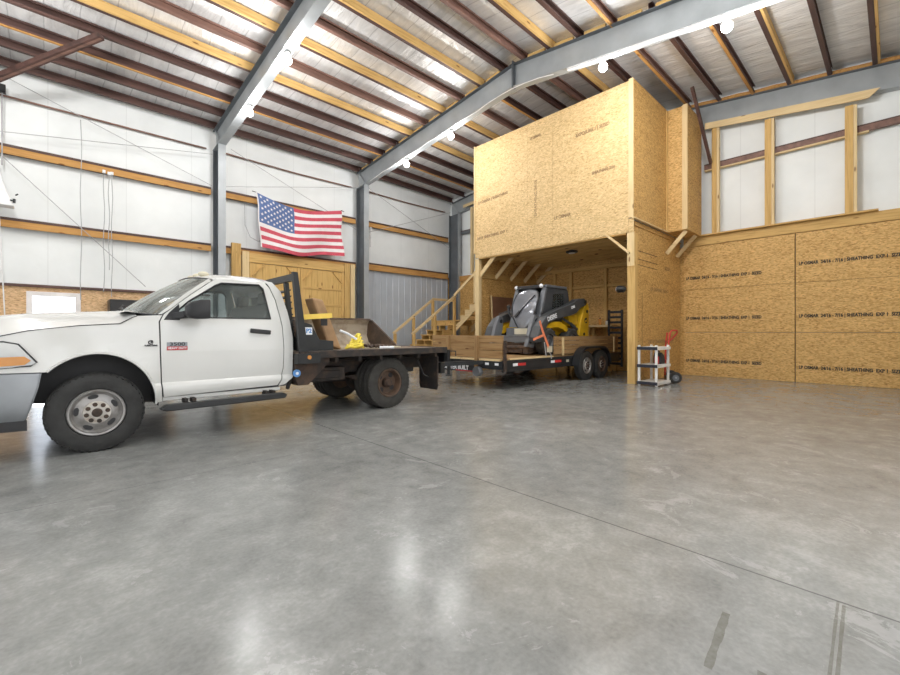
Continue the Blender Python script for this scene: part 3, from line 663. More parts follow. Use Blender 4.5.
# ------------------------------------------------------------------ storage loft
LX, LY0, LY1 = 10.0, 4.24, 9.37
loft = empty('storage_loft', (11.6, 6.8, 0), 'raised plywood storage loft on timber posts over the trailer bay', 'loft')
for i, (a, b) in enumerate(((7.275, 9.33), (6.445, 7.27), (4.36, 6.44))):
    mb = MB(); mb.box(LX, LX + .02, a, b, 3.60, 7.20); sh = build('front_sheet', mb, 'osb_pale', loft)
    if i == 0:
        stamp(sh, (LX - .003, 9.2, 5.35), (0, -1, .06), .11, 'faint', 'LP OSMAR | SHEATHING'); stamp(sh, (LX - .003, 9.25, 4.22), (0, -1, .04), .12, 'faint', '24/16  SHEATHING  EXP 1', .9)
    if i == 1:
        stamp(sh, (LX - .003, 7.2, 6.75), (0, -1, .03), .1, 'faint', 'LP OSMAR', .8)
        build('printed_stamp', text_mb('SHEATHING 24/16', .13, (LX - .003, 7.0, 4.5), (0, 0, 1), (0, 1, 0), .004, xs=1.0), 'faint', sh)
    if i == 2:
        stamp(sh, (LX - .003, 5.75, 6.35), (0, -1, 0.02), .12, 'faint', 'EXPOSURE 1 | SIZED', .85); stamp(sh, (LX - .003, 6.4, 4.33), (0, -1, 0.02), .12, 'faint', 'LP OSMAR', .9)
        stamp(sh, (LX - .003, 5.3, 5.25), (0, -1, 0.02), .1, 'faint', 'SHEATHING 7/16', .8)
mb = MB(); mb.box(LX - .02, LX + .02, LY0 + .005, 4.355, 3.94, 7.23); build('corner_trim', mb, 'palez', loft)
mb = MB(); mb.box(LX - .03, LX + .02, 9.335, LY1, 3.75, 7.21); build('corner_trim', mb, 'palez', loft)
mb = MB(); mb.box(LX + .001, LX + .021, 4.24, 4.355, 3.60, 3.92); build('corner_trim', mb, 'osb_pale', loft)
mb = MB(); mb.box(LX + .025, 12.09, LY0, LY0 + .02, 3.945, 7.21); build('side_sheet', mb, 'osb_dark', loft)
mb = MB(); mb.box(LX - .03, 12.09, LY0 - .03, LY0 + .03, 3.915, 3.942); build('ledge_strip', mb, 'palex', loft)
mb = MB(); mb.box(12.03, 12.09, LY0 - .035, LY0 - .002, 3.945, 7.16); build('corner_trim', mb, 'lumz', loft)
# bump-out over the back ledge
BX, BY = 12.10, 3.73
mb = MB(); mb.box(BX, BX + .02, BY + .13, LY0 + .02, 3.945, 7.18); build('bumpout_front', mb, 'osb', loft)
mb = MB(); mb.box(BX - .02, BX + .02, BY, BY + .125, 3.93, 7.2); build('corner_trim', mb, 'palez', loft)
mb = MB(); mb.box(BX + .025, 13.25, BY, BY + .02, 3.945, 7.17); build('bumpout_side', mb, 'osb_dark', loft)
mb = MB(); mb.box(BX + .0, XB - .16, BY, LY0 + .05, 3.915, 3.94); build('bumpout_floor', mb, 'osb', loft)
for x in (12.18, 12.95):
    mb = MB(); mb.bar((x, LY0 + .03, 3.36), (x, BY + .06, 3.90), .04, .10, (0, 1, 1)); build('bracket', mb, 'paley', loft)
mb = MB(); mb.box(LX + .03, 13.25, LY0 + .03, LY1 - .02, 7.17, 7.19); build('lid', mb, 'osb', loft)
mb = MB(); mb.box(LX + .03, XB - .02, LY0 + .03, LY1 - .02, 3.78, 3.80); build('loft_floor', mb, 'osb_dark', loft)
for k in range(8):
    x = 10.25 + k * .42
    mb = MB(); mb.box(x, x + .04, LY0 + .2, LY1 - .15, 3.60, 3.775); build('joist', mb, 'lumy', loft)
mb = MB(); mb.box(LX + .025, LX + .10, LY0 + .2, LY1 - .16, 3.57, 3.77); build('header_beam', mb, 'lumy', loft)
mb = MB(); mb.box(LX + .02, LX + .17, 4.215, 4.40, 0, 3.58); pr_ = build('post', mb, 'lumz', loft)
mb = MB(); mb.box(LX - .005, LX + .018, 4.23, 4.395, 2.8, 3.59); build('splice_plate', mb, 'palez', loft)
mb = MB(); mb.box(LX + .02, LX + .15, 9.2, 9.36, 0, 3.58); build('post', mb, 'palez', loft)
mb = MB(); mb.bar((LX - .01, 4.88, 3.60), (LX - .01, 4.33, 3.10), .04, .13, (0, 1, 1)); build('knee_brace', mb, 'paley', loft)
mb = MB(); mb.box(LX + .18, XB - .02, 4.30, 4.32, 0.0, 3.90); sw = build('lower_side_wall', mb, 'osb_dark', loft)
for z, a, t in ((2.33, 11.15, 'LP OSMAR 24/16'), (.98, 11.0, '24/16 | SHEATHING  EXP'), (2.95, 12.1, 'SIZED')):
    build('printed_stamp', text_mb(t, .13, (a, 4.297, z), (1, 0, 0), (0, 0, 1), .003, xs=1.25), 'faint', sw)
mb = MB()
for z in (3.0, 2.86, 3.2): mb.box(10.25, 11.6, 4.296, 4.299, z, z + .012)
mb.box(10.62, 10.632, 4.296, 4.299, .9, 2.2); build('chalk_lines', mb, 'ink', sw)
mb = MB(); mb.box(LX + .16, XB - .02, 9.30, 9.32, 0, 3.76); build('left_wall', mb, 'osb_dark', loft)
mb = MB(); mb.box(LX + .16, XB - .02, 9.25, 9.295, 3.0, 3.16); build('ledger', mb, 'lumx', loft)
for k in range(5):
    x = 10.12 + k * .79
    mb = MB(); mb.bar((x, 9.24, 3.05), (x, 8.50, 3.72), .045, .13, (0, 1, 1)); build('knee_brace', mb, 'paley', loft)
mb = MB(); mb.box(13.2, XB - .02, 4.35, 9.28, 3.33, 3.45); build('back_beam', mb, 'lumy', loft)
for y in (6.48, 7.75, 8.4):
    mb = MB(); mb.box(13.2, XB - .02, y, y + .09, 0, 3.32); build('back_stud', mb, 'lumz', loft)
mb = MB(); mb.box(13.23, XB - .02, 4.4, 6.47, 2.72, 2.8); mb.box(13.23, XB - .02, 6.58, 7.74, 2.72, 2.8); build('back_blocking', mb, 'lumy', loft)
# things in the bay
mb = MB(); mb.bar((11.42, 9.05, .015), (11.42, 9.22, 2.42), 1.55, .02, (0, 1, 0)); hb = build('hardboard_sheet', mb, 'hard', label='brown hardboard sheet leaning on the bay left wall behind the loader', cat='board')
mb = MB(); mb.bar((10.62, 9.03, .015), (10.62, 9.20, 2.45), .05, .022, (0, 1, 0)); build('edge_batten', mb, 'palez', hb)
sp = empty('flood_lamp', (9.95, 4.45, 2.2), 'small dark round spotlight fixed to the right front loft post', 'lamp')
mb = MB(); mb.tube([(10.02, 4.5, 2.2), (9.9, 4.52, 2.24)], .03, 10); build('arm', mb, 'black', sp, smooth=40)
mb = MB(); mb.lathe([(.03, -.14), (.075, -.10), (.085, .04), (.07, .07)], (9.86, 4.5, 2.25), 'y', 20); build('shade', mb, 'satin', sp, smooth=40)
mb = MB(); mb.lathe([(.066, -.0), (.06, .012)], (9.86, 4.57, 2.25), 'y', 16); build('reflector', mb, 'whitep', sp, smooth=40)
bl = empty('bay_lamp', (10.95, 6.42, 3.5), 'unlit black lamp fixed under the loft floor above the loader', 'lamp')
mb = MB(); mb.lathe([(.05, .09), (.16, .06), (.17, .02), (.12, 0)], (10.95, 6.42, 3.51), 'z', 20); build('housing', mb, 'black', bl, smooth=40)
mb = MB(); mb.lathe([(.10, .0), (.08, -.02)], (10.95, 6.42, 3.515), 'z', 16); build('lens', mb, 'paperw', bl, smooth=40)
bn = empty('workbench', (12.95, 7.0, 0), 'timber workbench along the bay back wall behind the loader', 'workbench')
mb = MB(); mb.box(12.72, 13.18, 6.1, 7.72, 1.40, 1.46); build('benchtop', mb, 'paley', bn)
mb = MB(); mb.box(12.74, 13.16, 6.15, 7.7, .55, .59); build('lower_shelf', mb, 'lumy', bn)
for y in (6.12, 6.85, 7.6):
    for x in (12.74, 13.09):
        mb = MB(); mb.box(x, x + .09, y, y + .09, 0, 1.395); build('leg', mb, 'lumz', bn)
for i, (y, h, r_, m_) in enumerate(((6.3, .13, .06, 'paperw'), (6.55, .2, .045, 'amber'), (7.1, .1, .08, 'paperw'), (7.4, .16, .05, 'blue'))):
    j = empty('tin', (12.9, y, 1.46), ['small white tin on the bench, nearest the ramp', 'small orange bottle on the bench beside the white tin', 'wide white tub at the middle of the bench', 'small blue can at the far end of the bench'][i], 'container', 'containers on the workbench')
    mb = MB(); mb.lathe([(r_ * .95, 0), (r_, .01), (r_, h - .02), (r_ * .9, h)], (12.9, y, 1.46), 'z', 14); build('body', mb, m_, j, smooth=40)
    mb = MB(); mb.lathe([(r_ * .6, h + .001), (r_ * .6, h + .025), (r_ * .5, h + .03)], (12.9, y, 1.46), 'z', 12); build('lid', mb, 'black', j, smooth=40)
# ------------------------------------------------------------------ staircase
st = empty('staircase', (10.9, 12.4, 0), 'open wooden staircase with handrails rising to the loft in the corner', 'stairs')
ry, rx = .19, .27; Y0u = 11.58
def stringer(y, x0, n):
    poly = [(x0 - .02, 0)]
    for k in range(n): poly += [(x0 + k * rx, k * ry + ry - .035), (x0 + (k + 1) * rx, k * ry + ry - .035)]
    poly += [(x0 + n * rx, n * ry - .33), (x0 + .28, 0)]
    mb = MB(); mb.prism(poly, 'y', y, y + .04); build('stringer', mb, 'lumx', st)
for y in (11.96, 12.42, 12.88): stringer(y, 9.38, 8)
for k in range(8):
    mb = MB(); mb.box(9.35 + k * rx, 9.35 + (k + 1) * rx + .01, 11.92, 12.96, (k + 1) * ry - .033, (k + 1) * ry); build('tread', mb, 'lumy', st)
mb = MB(); mb.box(11.53, 12.60, Y0u + .02, 12.98, 1.675, 1.71); build('landing', mb, 'lumy', st)
mb = MB(); mb.box(11.55, 12.58, 11.93, 11.97, 1.50, 1.67); mb.box(11.55, 12.58, 12.92, 12.96, 1.50, 1.67); mb.box(11.55, 11.59, 11.98, 12.91, 1.5, 1.67); mb.box(12.54, 12.58, 11.98, 12.91, 1.5, 1.67); build('landing_frame', mb, 'lumx', st)
for x, y in ((11.62, 11.99), (12.46, 11.99), (11.62, 12.82), (12.46, 12.82)):
    mb = MB(); mb.box(x, x + .09, y, y + .09, 0, 1.67); build('landing_leg', mb, 'lumz', st)
uy = .247; ur = .205; Y0u = 11.58
for x in (11.56, 12.50):
    poly = []
    for k in range(9): poly += [(Y0u - k * uy, 1.71 + (k + 1) * ur - .035), (Y0u - (k + 1) * uy, 1.71 + (k + 1) * ur - .035)]
    poly = [(11.90, 1.22), (11.90, 1.48), (Y0u, 1.67)] + poly + [(Y0u - 9 * uy, 1.71 + 9 * ur - .42)]
    mb = MB(); mb.prism(poly, 'x', x, x + .04); build('upper_stringer', mb, 'paley', st)
for k in range(9):
    mb = MB(); mb.box(11.53, 12.57, Y0u + .01 - (k + 1) * uy, Y0u + .02 - k * uy, 1.71 + (k + 1) * ur - .033, 1.71 + (k + 1) * ur); build('tread', mb, 'lumx', st)
def rail(p, q, posts, base, nm='handrail'):
    mb = MB(); mb.bar(p, q, .04, .10); build(nm, mb, 'palex', st)
    for (x, y, z0, z1) in posts:
        mb = MB(); mb.box(x - .045, x + .045, y - .045, y + .045, z0, z1); build('baluster_post', mb, 'lumz', st)
sl = .7
rail((9.42, 11.87, 1.16), (11.60, 11.87, 2.67), [(9.50, 11.87, 0, 1.17), (10.5, 11.87, 0, 1.86), (11.52, 11.87, 0, 2.57)], 0)
rail((9.42, 13.01, 1.18), (11.42, 13.01, 2.58), [(9.50, 13.01, 0, 1.18), (10.4, 13.01, 0, 1.81), (11.40, 13.01, 0, 2.52)], 0)
mb = MB(); mb.bar((11.4, 13.01, 2.58), (12.55, 13.01, 2.58), .04, .10); build('handrail', mb, 'palex', st)
mb = MB(); mb.bar((11.50, 11.86, 2.66), (11.50, 9.50, 4.32), .04, .10); build('handrail', mb, 'paley', st)
for y in (10.75, 9.6):
    mb = MB(); zz = 2.66 + (11.86 - y) * .703; mb.box(11.46, 11.54, y - .04, y + .04, zz - 1.12, zz - .05); build('baluster_post', mb, 'palez', st)
# ------------------------------------------------------------------ wheels
def wheel(parent, c, r, w, rr, out=-1, tyre='rubber', rim='rim', style='front', name='wheel'):
    s = -out; cx, cy, cz = c
    def L_(mb, prof, n=40, closed=False): mb.lathe([(a, s * b) for a, b in prof], c, 'y', n, closed=closed)
    prof = [(rr, .03), (rr + .012, .008), (rr + (r - rr) * .45, -.004), (r * .93, .012), (r * .985, .03), (r, .055)]
    g = w - .11
    for k in range(1, 4): a = .055 + g * k / 4; prof += [(r, a - .012), (r - .012, a - .008), (r - .012, a + .008), (r, a + .012)]
    prof += [(r, w - .055), (r * .985, w - .03), (r * .93, w - .012), (rr + (r - rr) * .45, w), (rr, w - .02)]
    mb = MB(); L_(mb, prof, 48, True)
    # shoulder blocks
    for k in range(44):
        t = 2 * math.pi * k / 44
        for a in (.032,):
            p = Vector((cx + (r * .99) * math.cos(t), cy + s * a, cz + (r * .99) * math.sin(t))); q = Vector((cx + (r * .95) * math.cos(t), cy + s * (a - .02), cz + (r * .95) * math.sin(t)))
            mb.bar(p, q, .022, .012, (0, 1, 0))
    for v in mb.bm.verts:
        if v.co.z < cz - r + .004: v.co.z = cz - r + .004
    wo = build(name, mb, tyre, parent, smooth=35)
    mb = MB()
    if style == 'front':
        L_(mb, [(.02, .14), (rr - .005, .14), (rr + .004, .02), (rr - .006, .004), (rr - .022, .008), (rr - .03, .035), (rr * .78, .05), (rr * .56, .03), (rr * .50, .028), (.02, .028)])
    else:
        L_(mb, [(.02, .19), (rr - .005, .19), (rr + .004, .02), (rr - .006, .004), (rr - .022, .01), (rr - .035, .08), (rr * .80, .13), (rr * .5, .135), (.02, .135)])
    ro = build('rim', mb, rim, wo, smooth=35)
    for k in range(5 if style == 'front' else 4):
        mb = MB(); t = 2 * math.pi * k / (5 if style == 'front' else 4) + (.5 if style == 'front' else .9); rc = rr * .685 if style == 'front' else rr * .64; a = .04 if style == 'front' else .131
        e = Vector((math.cos(t), 0, math.sin(t))); f = Vector((-math.sin(t), 0, math.cos(t))); p = Vector(c) + e * rc + Vector((0, s * (a - .006), 0))
        ra, rb = (rr * .095, rr * .185) if style == 'front' else (rr * .17, rr * .19)
        A = mb.verts([p + e * ra * math.cos(u) + f * rb * math.sin(u) for u in [2 * math.pi * j / 16 for j in range(16)]]); B = mb.verts([v.co + Vector((0, s * .02, 0)) for v in A])
        mb.face(A); mb.face(B[::-1])
        for j in range(16): mb.face([A[j], A[(j + 1) % 16], B[(j + 1) % 16], B[j]])
        build('hand_hole', mb, 'black', wo)
    mb = MB()
    if style == 'front':
        L_(mb, [(.02, .028), (rr * .49, .028), (rr * .47, .010), (rr * .26, .004), (.02, .004)], 32); build('hub_ring', mb, 'hubw', wo, smooth=35)
        mb = MB(); L_(mb, [(.02, .004), (rr * .19, .004), (rr * .17, -.03), (rr * .12, -.035), (.01, -.035)], 24); build('hub_cap', mb, 'rusty', wo, smooth=35)
        rl = rr * .365; a0, a1 = .008, -.014
    else:
        L_(mb, [(.02, .133), (rr * .34, .133), (rr * .32, .05), (rr * .2, .02), (.01, .02)], 24); build('hub_cap', mb, 'rusty', wo, smooth=35); rl = rr * .42; a0, a1 = .133, .115
    if style == 'front' and r > .35:
        for k in range(8):
            t = 2 * math.pi * k / 8 + .2; mb = MB()
            p = (cx + rl * math.cos(t), cy + s * a0, cz + rl * math.sin(t)); q = (p[0], cy + s * a1, p[2]); mb.cyl(p, q, .021, 8); build('lug_nut', mb, 'rusty', wo)
    return wo
# ------------------------------------------------------------------ pickup truck with flat bed (faces -X)
TY = 6.60
tr = empty('pickup_truck', (2.2, TY, 0), 'white single-cab pickup truck with a dark flat bed', 'truck')
WZ = [(.35, .90), (.45, .945), (.52, .972), (.60, .990), (.63, .984), (.66, .962), (.80, .978), (1.05, .985), (1.25, .972), (1.38, .945), (1.42, .935), (1.89, .785), (2.0, .74)]
def WW(x, z):
    w = interp(WZ, z)
    if z < 1.42:
        r_ = math.hypot((x - .36) / .51, (z - .45) / .56); w += .028 * math.exp(-((r_ - 1.02) / .14) ** 2) * (1 if z > .45 else .6)
    d = max(0, .05 - x); w -= .22 * d * d
    return w
def near(x, z): return TY - WW(x, z)
def far(x, z): return TY + WW(x, z)
ZS = [.52, .56, .6, .63, .66, .73, .8, .9, 1.0, 1.1, 1.2, 1.28, 1.34, 1.38, 1.42, 1.55, 1.7, 1.85]
XS = [-.5, -.4, -.3, -.2, -.1, 0, .1, .2, .36, .5, .6, .7, .8]
arch = []
for k in range(25):
    t = R(136 - k * (136 + 2) / 24); arch.append((.36 + .51 * math.cos(t), .45 + .56 * math.sin(t)))
fend = [(.925, .45), (.912, .62), (.898, 1.0), (.893, 1.34), (.93, 1.415), (.70, 1.40), (.56, 1.31), (.39, 1.298), (.22, 1.285), (.05, 1.26), (-.13, 1.235), (-.32, 1.185), (-.56, 1.11), (-.58, .845)] + arch + [(.872, .44)]
doorp = [(.938, .50), (.925, .62), (.911, 1.0), (.907, 1.34), (.945, 1.425), (1.20, 1.645), (1.46, 1.85), (1.54, 1.885), (1.62, 1.895), (2.03, 1.90), (2.10, 1.88), (2.15, 1.82), (2.21, 1.65), (2.262, 1.30), (2.278, 1.0), (2.272, .75), (2.245, .60), (2.20, .525)]
winp = [(1.0, 1.395), (1.20, 1.585), (1.50, 1.80), (1.57, 1.835), (2.02, 1.848), (2.07, 1.80), (2.125, 1.40)]
qtr = [(2.287, 1.0), (2.272, 1.31), (2.222, 1.655), (2.162, 1.83), (2.12, 1.893), (2.06, 1.915), (2.20, 1.90), (2.30, 1.78), (2.36, 1.5), (2.405, 1.15), (2.405, .62), (2.30, .53), (2.22, .515), (2.255, .595), (2.281, .745)]
for sgn, yf in (('near', near), ('far', far)):
    mb = MB(); mb.panel(fend, yfun=yf, zs=ZS, xs=XS, thick=.02, y0=TY); build('fender', mb, 'paint', tr, smooth=40)
    mb = MB(); mb.panel(doorp, [winp], yfun=lambda x, z: yf(x, z), zs=ZS, thick=.03, y0=TY); dr = build('door', mb, 'paint', tr, smooth=40)
    mb = MB(); wq = [(1.0 + (x - 1.0) * 1.0, z) for x, z in winp]; mb.panel(wq, yfun=lambda x, z: yf(x, z) + (.014 if sgn == 'near' else -.014), zs=ZS, thick=.004, y0=TY); build('window_pane', mb, 'glass', dr, smooth=40)
    k = -1 if sgn == 'near' else 1
    mb = MB(); loop = [Vector((x, yf(x, z) + k * .002, z)) for x, z in winp]; mb.tube(loop, .011, 6, closed=True); build('window_seal', mb, 'black', dr, smooth=50)
    mb = MB(); yh = yf(1.98, 1.235) + k * .022; mb.bar((1.855, yh, 1.245), (2.105, yh - k * .003, 1.22), .03, .055); h_ = build('door_handle', mb, 'black', dr, bevel=.008)
    # mirror
    mb = MB(); ym = yf(1.05, 1.40)
    mb.prism([(.94, 1.36), (.99, 1.44), (1.09, 1.55), (1.10, 1.36)], 'y', ym - .012, ym + .012)
    y1, y2 = ym + k * .10, ym + k * .32
    mb.hexa([(.98, y1 - k * .12, 1.37), (1.06, y1 - k * .12, 1.37), (1.22, y1, 1.39), (1.12, y1, 1.39), (.98, y1 - k * .12, 1.43), (1.06, y1 - k * .12, 1.44), (1.22, y1, 1.47), (1.12, y1, 1.47)])
    mi_ = build('mirror_arm', mb, 'black', dr, smooth=40, bevel=.006)
    mb = MB(); rows = []
    for (x, zz0, zz1, s_) in ((1.12, 1.42, 1.52, .55), (1.16, 1.385, 1.565, .9), (1.25, 1.375, 1.59, 1.), (1.34, 1.38, 1.595, 1.)):
        c_ = (y1 + y2) / 2 - k * .02; hw = abs(y2 - y1) / 2 * s_
        rows.append([Vector((x, c_ + hw * a, lerp(zz0, zz1, b))) for a, b in ((-1, .12), (-.85, 0), (.85, 0), (1, .12), (1, .88), (.85, 1), (-.85, 1), (-1, .88))])
    mb.grid(rows, close=True); mb.face([v for v in mb.bm.verts[0:8]]); mb.face([v for v in mb.bm.verts[24:32]]); build('mirror_shell', mb, 'black', dr, smooth=40)
    mb = MB(); mb.box(1.341, 1.346, (y1 + y2) / 2 - k * .02 - .09, (y1 + y2) / 2 - k * .02 + .09, 1.41, 1.565); build('mirror_glass', mb, 'chrome', dr)
    mb = MB(); mb.panel(qtr, yfun=yf, zs=ZS, thick=.025, y0=TY); build('cab_corner', mb, 'paint', tr, smooth=40)
    # sill
    mb = MB(); y0 = TY + k * .945; mb.box(.93, 2.25, min(y0, y0 - k * .1), max(y0, y0 - k * .1), .45, .497); build('sill', mb, 'paint', tr, bevel=.01)
    # inner wheel house
    mb = MB(); yi, yo = TY + k * .55, TY + k * .93
    ring = [(.36 + .54 * math.cos(R(a)), .45 + .59 * math.sin(R(a))) for a in range(-5, 186, 12)]
    mb.grid([[(x, yi, z) for x, z in ring], [(x, yo, z) for x, z in ring]]); A = mb.verts([(x, yi, z) for x, z in ring]); mb.face(A); build('wheel_house', mb, 'black', tr, smooth=40)
    mb = MB(); arc = [Vector((x, yf(x, z) + k * .004, z)) for x, z in arch]; mb.tube(arc, .012, 6); build('arch_lip', mb, 'paint', tr, smooth=60)
    # lamp and amber lens
    hl = [(-.565, 1.115), (-.30, 1.135), (-.20, 1.11), (-.075, .935), (-.115, .905), (-.565, .87)]
    mb = MB(); mb.panel(hl, yfun=lambda x, z: yf(x, z) + k * .010, zs=ZS, xs=XS, thick=.009, y0=TY); hd = build('headlight', mb, 'lens', tr, smooth=40)
    mb = MB(); mb.panel([(-.555, .985), (-.16, .995), (-.115, .955), (-.16, .915), (-.555, .895)], yfun=lambda x, z: yf(x, z) + k * .014, zs=ZS, xs=XS, thick=.004, y0=TY); build('amber_lens', mb, 'amber', hd, smooth=40, label='amber side lens')
    mb = MB(); mb.tube([Vector((x, yf(x, z) + k * .010, z)) for x, z in hl], .007, 6, closed=True); build('lamp_gasket', mb, 'black', hd, smooth=60)
# body crease line shadow gap filler behind the seams
mb = MB(); mb.box(.90, 2.36, TY - .90, TY + .90, .50, .62); build('cab_floor', mb, 'dash', tr)
mb = MB(); mb.box(.88, .93, TY - .93, TY + .93, .5, 1.36); build('firewall', mb, 'black', tr)
mb = MB(); mb.panel([(2.21, .6), (2.33, .6), (2.33, 1.38), (2.21, 1.38)], yfun=lambda x, z: TY - .92, thick=.02, y0=TY); mb.panel([(2.21, .6), (2.33, .6), (2.33, 1.38), (2.21, 1.38)], yfun=lambda x, z: TY + .92, thick=.02, y0=TY); build('pillar_inner', mb, 'black', tr)
# hood
hx = [(-.60, 1.10, 1.30), (-.5, 1.135, 1.365), (-.33, 1.185, 1.405), (-.13, 1.24, 1.43), (.22, 1.29, 1.452), (.39, 1.303, 1.462), (.55, 1.315, 1.472), (.66, 1.385, 1.475), (.70, 1.40, 1.47)]
rows = []
for x, zs_, zc in hx:
    w = WW(x, zs_) - .004; row = []
    for i in range(21):
        t = -1 + 2 * i / 20; row.append((x, TY + t * w, zs_ + (zc - zs_) * (1 - abs(t) ** 3.2) + (.012 * math.exp(-((abs(t) - .55) / .1) ** 2))))
    rows.append(row)
mb = MB(); mb.grid(rows); mb.grid([[(x, y, z - .012) for x, y, z in r_] for r_ in rows]); build('hood', mb, 'paint', tr, smooth=40)
mb = MB()
for sg in (-1, 1): mb.tube([Vector((x, TY + sg * (WW(x, z) + .001), z - .002)) for x, z, c_ in hx], .005, 5)
build('hood_seam', mb, 'black', tr)
# nose: grille and bumper
mb = MB(); rows = []
for z in (.82, .95, 1.08, 1.2, 1.30):
    row = []
    for i in range(21):
        t = -1 + 2 * i / 20; w = WW(-.58, min(z, 1.1)) * (1 if z < 1.15 else 1 - (z - 1.15) * .8); row.append((-.575 - .16 * (1 - abs(t) ** 2.5) + (.05 if z > 1.2 else 0), TY + t * w, z))
    rows.append(row)
mb.grid(rows); mb.grid([[(x + .02, y, z) for x, y, z in r_] for r_ in rows]); build('nose_panel', mb, 'paint', tr, smooth=40)
gr = empty('grille', (-.7, TY, 1.0)); gr.parent = tr; gr.location = Vector((-.7, TY, 1.0)) - ORG[tr.name]
mb = MB(); mb.box(-.765, -.74, TY - .48, TY + .48, .88, 1.22); build('mesh_insert', mb, 'black', gr)
mb = MB(); mb.box(-.79, -.766, TY - .5, TY + .5, 1.03, 1.09); mb.box(-.79, -.766, TY - .04, TY + .04, .88, 1.22); mb.box(-.785, -.766, TY - .5, TY + .5, 1.2, 1.25); mb.box(-.785, -.766, TY - .5, TY + .5, .85, .9); build('crossbar', mb, 'chrome', gr, bevel=.008)
rows = []
for z, o_ in ((.36, .03), (.40, .0), (.52, -.015), (.70, -.02), (.83, -.005), (.84, .03)):
    pts = []
    for i in range(25):
        t = -1 + 2 * i / 24; a = abs(t)
        x = -.84 + .10 * a ** 2 + (0 if a < .88 else ((a - .88) / .12) ** 1.5 * .72); y = TY + (1.0 - o_) * (t if a < .88 else math.copysign(.88 + (a - .88) * 1.0, t))
        x2 = x + o_
        lim = -.055 - .12 * max(0, (.84 - z) / .48) ** 1.4
        if x2 > lim: x2 = lim
        pts.append((x2, y, z))
    rows.append(pts)
mb = MB(); mb.grid(rows); mb.grid([[(x + .012, TY + (y - TY) * .985, z) for x, y, z in r_] for r_ in rows]); bu = build('front_bumper', mb, 'chrome', tr, smooth=50)
rows = [[(x + .02, y, z) for x, y, z in [(p[0], p[1], zz) for p in rows[1]]] for zz in (.30, .40)]
mb = MB(); mb.grid(rows); build('air_dam', mb, 'black', bu, smooth=50)
# windscreen, pillars, roof
def wsrow(s_):      # s_=0 cowl, 1 roof front
    row = []
    for i in range(17):
        t = -1 + 2 * i / 16; a = abs(t); w = lerp(.90, .745, s_); xb = lerp(.60, 1.30, s_); zb_ = lerp(1.44, 1.925, s_)
        row.append(Vector((xb + lerp(.30, .14, s_) * a ** 2.4, TY + t * w, zb_ - lerp(.035, .045, s_) * a ** 2.5 + .03 * math.sin(math.pi * s_))))
    return row
mb = MB(); mb.grid([wsrow(k / 6) for k in range(7)]); build('windscreen', mb, 'wglass', tr, smooth=60)
for sg in (0, 16):
    k = -1 if sg == 0 else 1
    mb = MB(); P_ = [wsrow(j / 6)[sg] for j in range(7)]; Q_ = []
    for j, (x, z) in enumerate([(.925, 1.425), (1.03, 1.505), (1.12, 1.585), (1.20, 1.655), (1.29, 1.725), (1.38, 1.80), (1.46, 1.86)]): Q_.append(Vector((x, TY + k * (WW(x, z) - .002), z)))
    mid = [(p + q) / 2 + Vector((-.02, k * .02, .012)) for p, q in zip(P_, Q_)]
    mb.grid([P_, mid, Q_]); mb.grid([[p + Vector((.02, -k * .03, -.01)) for p in P_], [q + Vector((.0, -k * .03, -.01)) for q in Q_]]); build('windscreen_pillar', mb, 'paint', tr, smooth=60)
mb = MB(); mb.tube([p + Vector((-.005, 0, .006)) for p in wsrow(0)], .016, 6); mb.tube([p + Vector((0, 0, .004)) for p in wsrow(1)], .008, 6); build('windscreen_seal', mb, 'black', tr, smooth=60)
mb = MB(); c0 = wsrow(0)
for a, b_ in ((4, 7), (9, 12)):
    p = c0[a] + Vector((-.03, 0, .02)); q = c0[b_].lerp(wsrow(1)[b_], .12) + Vector((-.03, 0, .03)); mb.tube([p, q], .010, 6); mb.tube([q + Vector((-.005, -.22, .02)), q + Vector((-.005, .22, -.01))], .008, 6)
build('wiper', mb, 'black', tr)
mb = MB(); mb.grid([[(x + .05, y, z - .02) for x, y, z in wsrow(0)], [(.62, TY + (-1 + 2 * i / 16) * .88, 1.45) for i in range(17)], [(.58, TY + (-1 + 2 * i / 16) * .88, 1.44) for i in range(17)]]); build('cowl', mb, 'black', tr, smooth=60)
rows = []
for x, zc, we, ze in ((1.30, 1.925, .745, 1.88), (1.38, 1.953, .762, 1.885), (1.52, 1.975, .772, 1.905), (1.75, 1.985, .776, 1.915), (2.0, 1.982, .774, 1.915), (2.15, 1.965, .766, 1.905), (2.25, 1.93, .76, 1.86), (2.315, 1.86, .775, 1.78)):
    row = []
    for i in range(19):
        t = -1 + 2 * i / 18; a = abs(t); row.append((x + (.14 * a ** 2.4 if x < 1.31 else 0.10 * a ** 2.4 if x < 1.4 else 0), TY + t * we, ze + (zc - ze) * (1 - a ** 5)))
    rows.append(row)
mb = MB(); mb.grid(rows); mb.grid([[(x, y * 1 + (TY - y) * .02, z - .025) for x, y, z in r_] for r_ in rows])
for sg in (0, -1):
    k = -1 if sg == 0 else 1
    for a, b_ in zip(rows[1:], rows[2:]): mb.face(mb.verts([a[sg], b_[sg], (b_[sg][0], b_[sg][1] + k * .02, b_[sg][2] - .03), (a[sg][0], a[sg][1] + k * .02, a[sg][2] - .03)]))
rf = build('roof', mb, 'paint', tr, smooth=45)
for i in range(5):
    y = TY - .56 + i * .28; x = 1.40
    mb = MB(); mb.sphere((x + .03, y, 1.958), .05, 12, 6, (1.3, .9, .75)); build('clearance_lamp', mb, 'cream', rf, smooth=60)
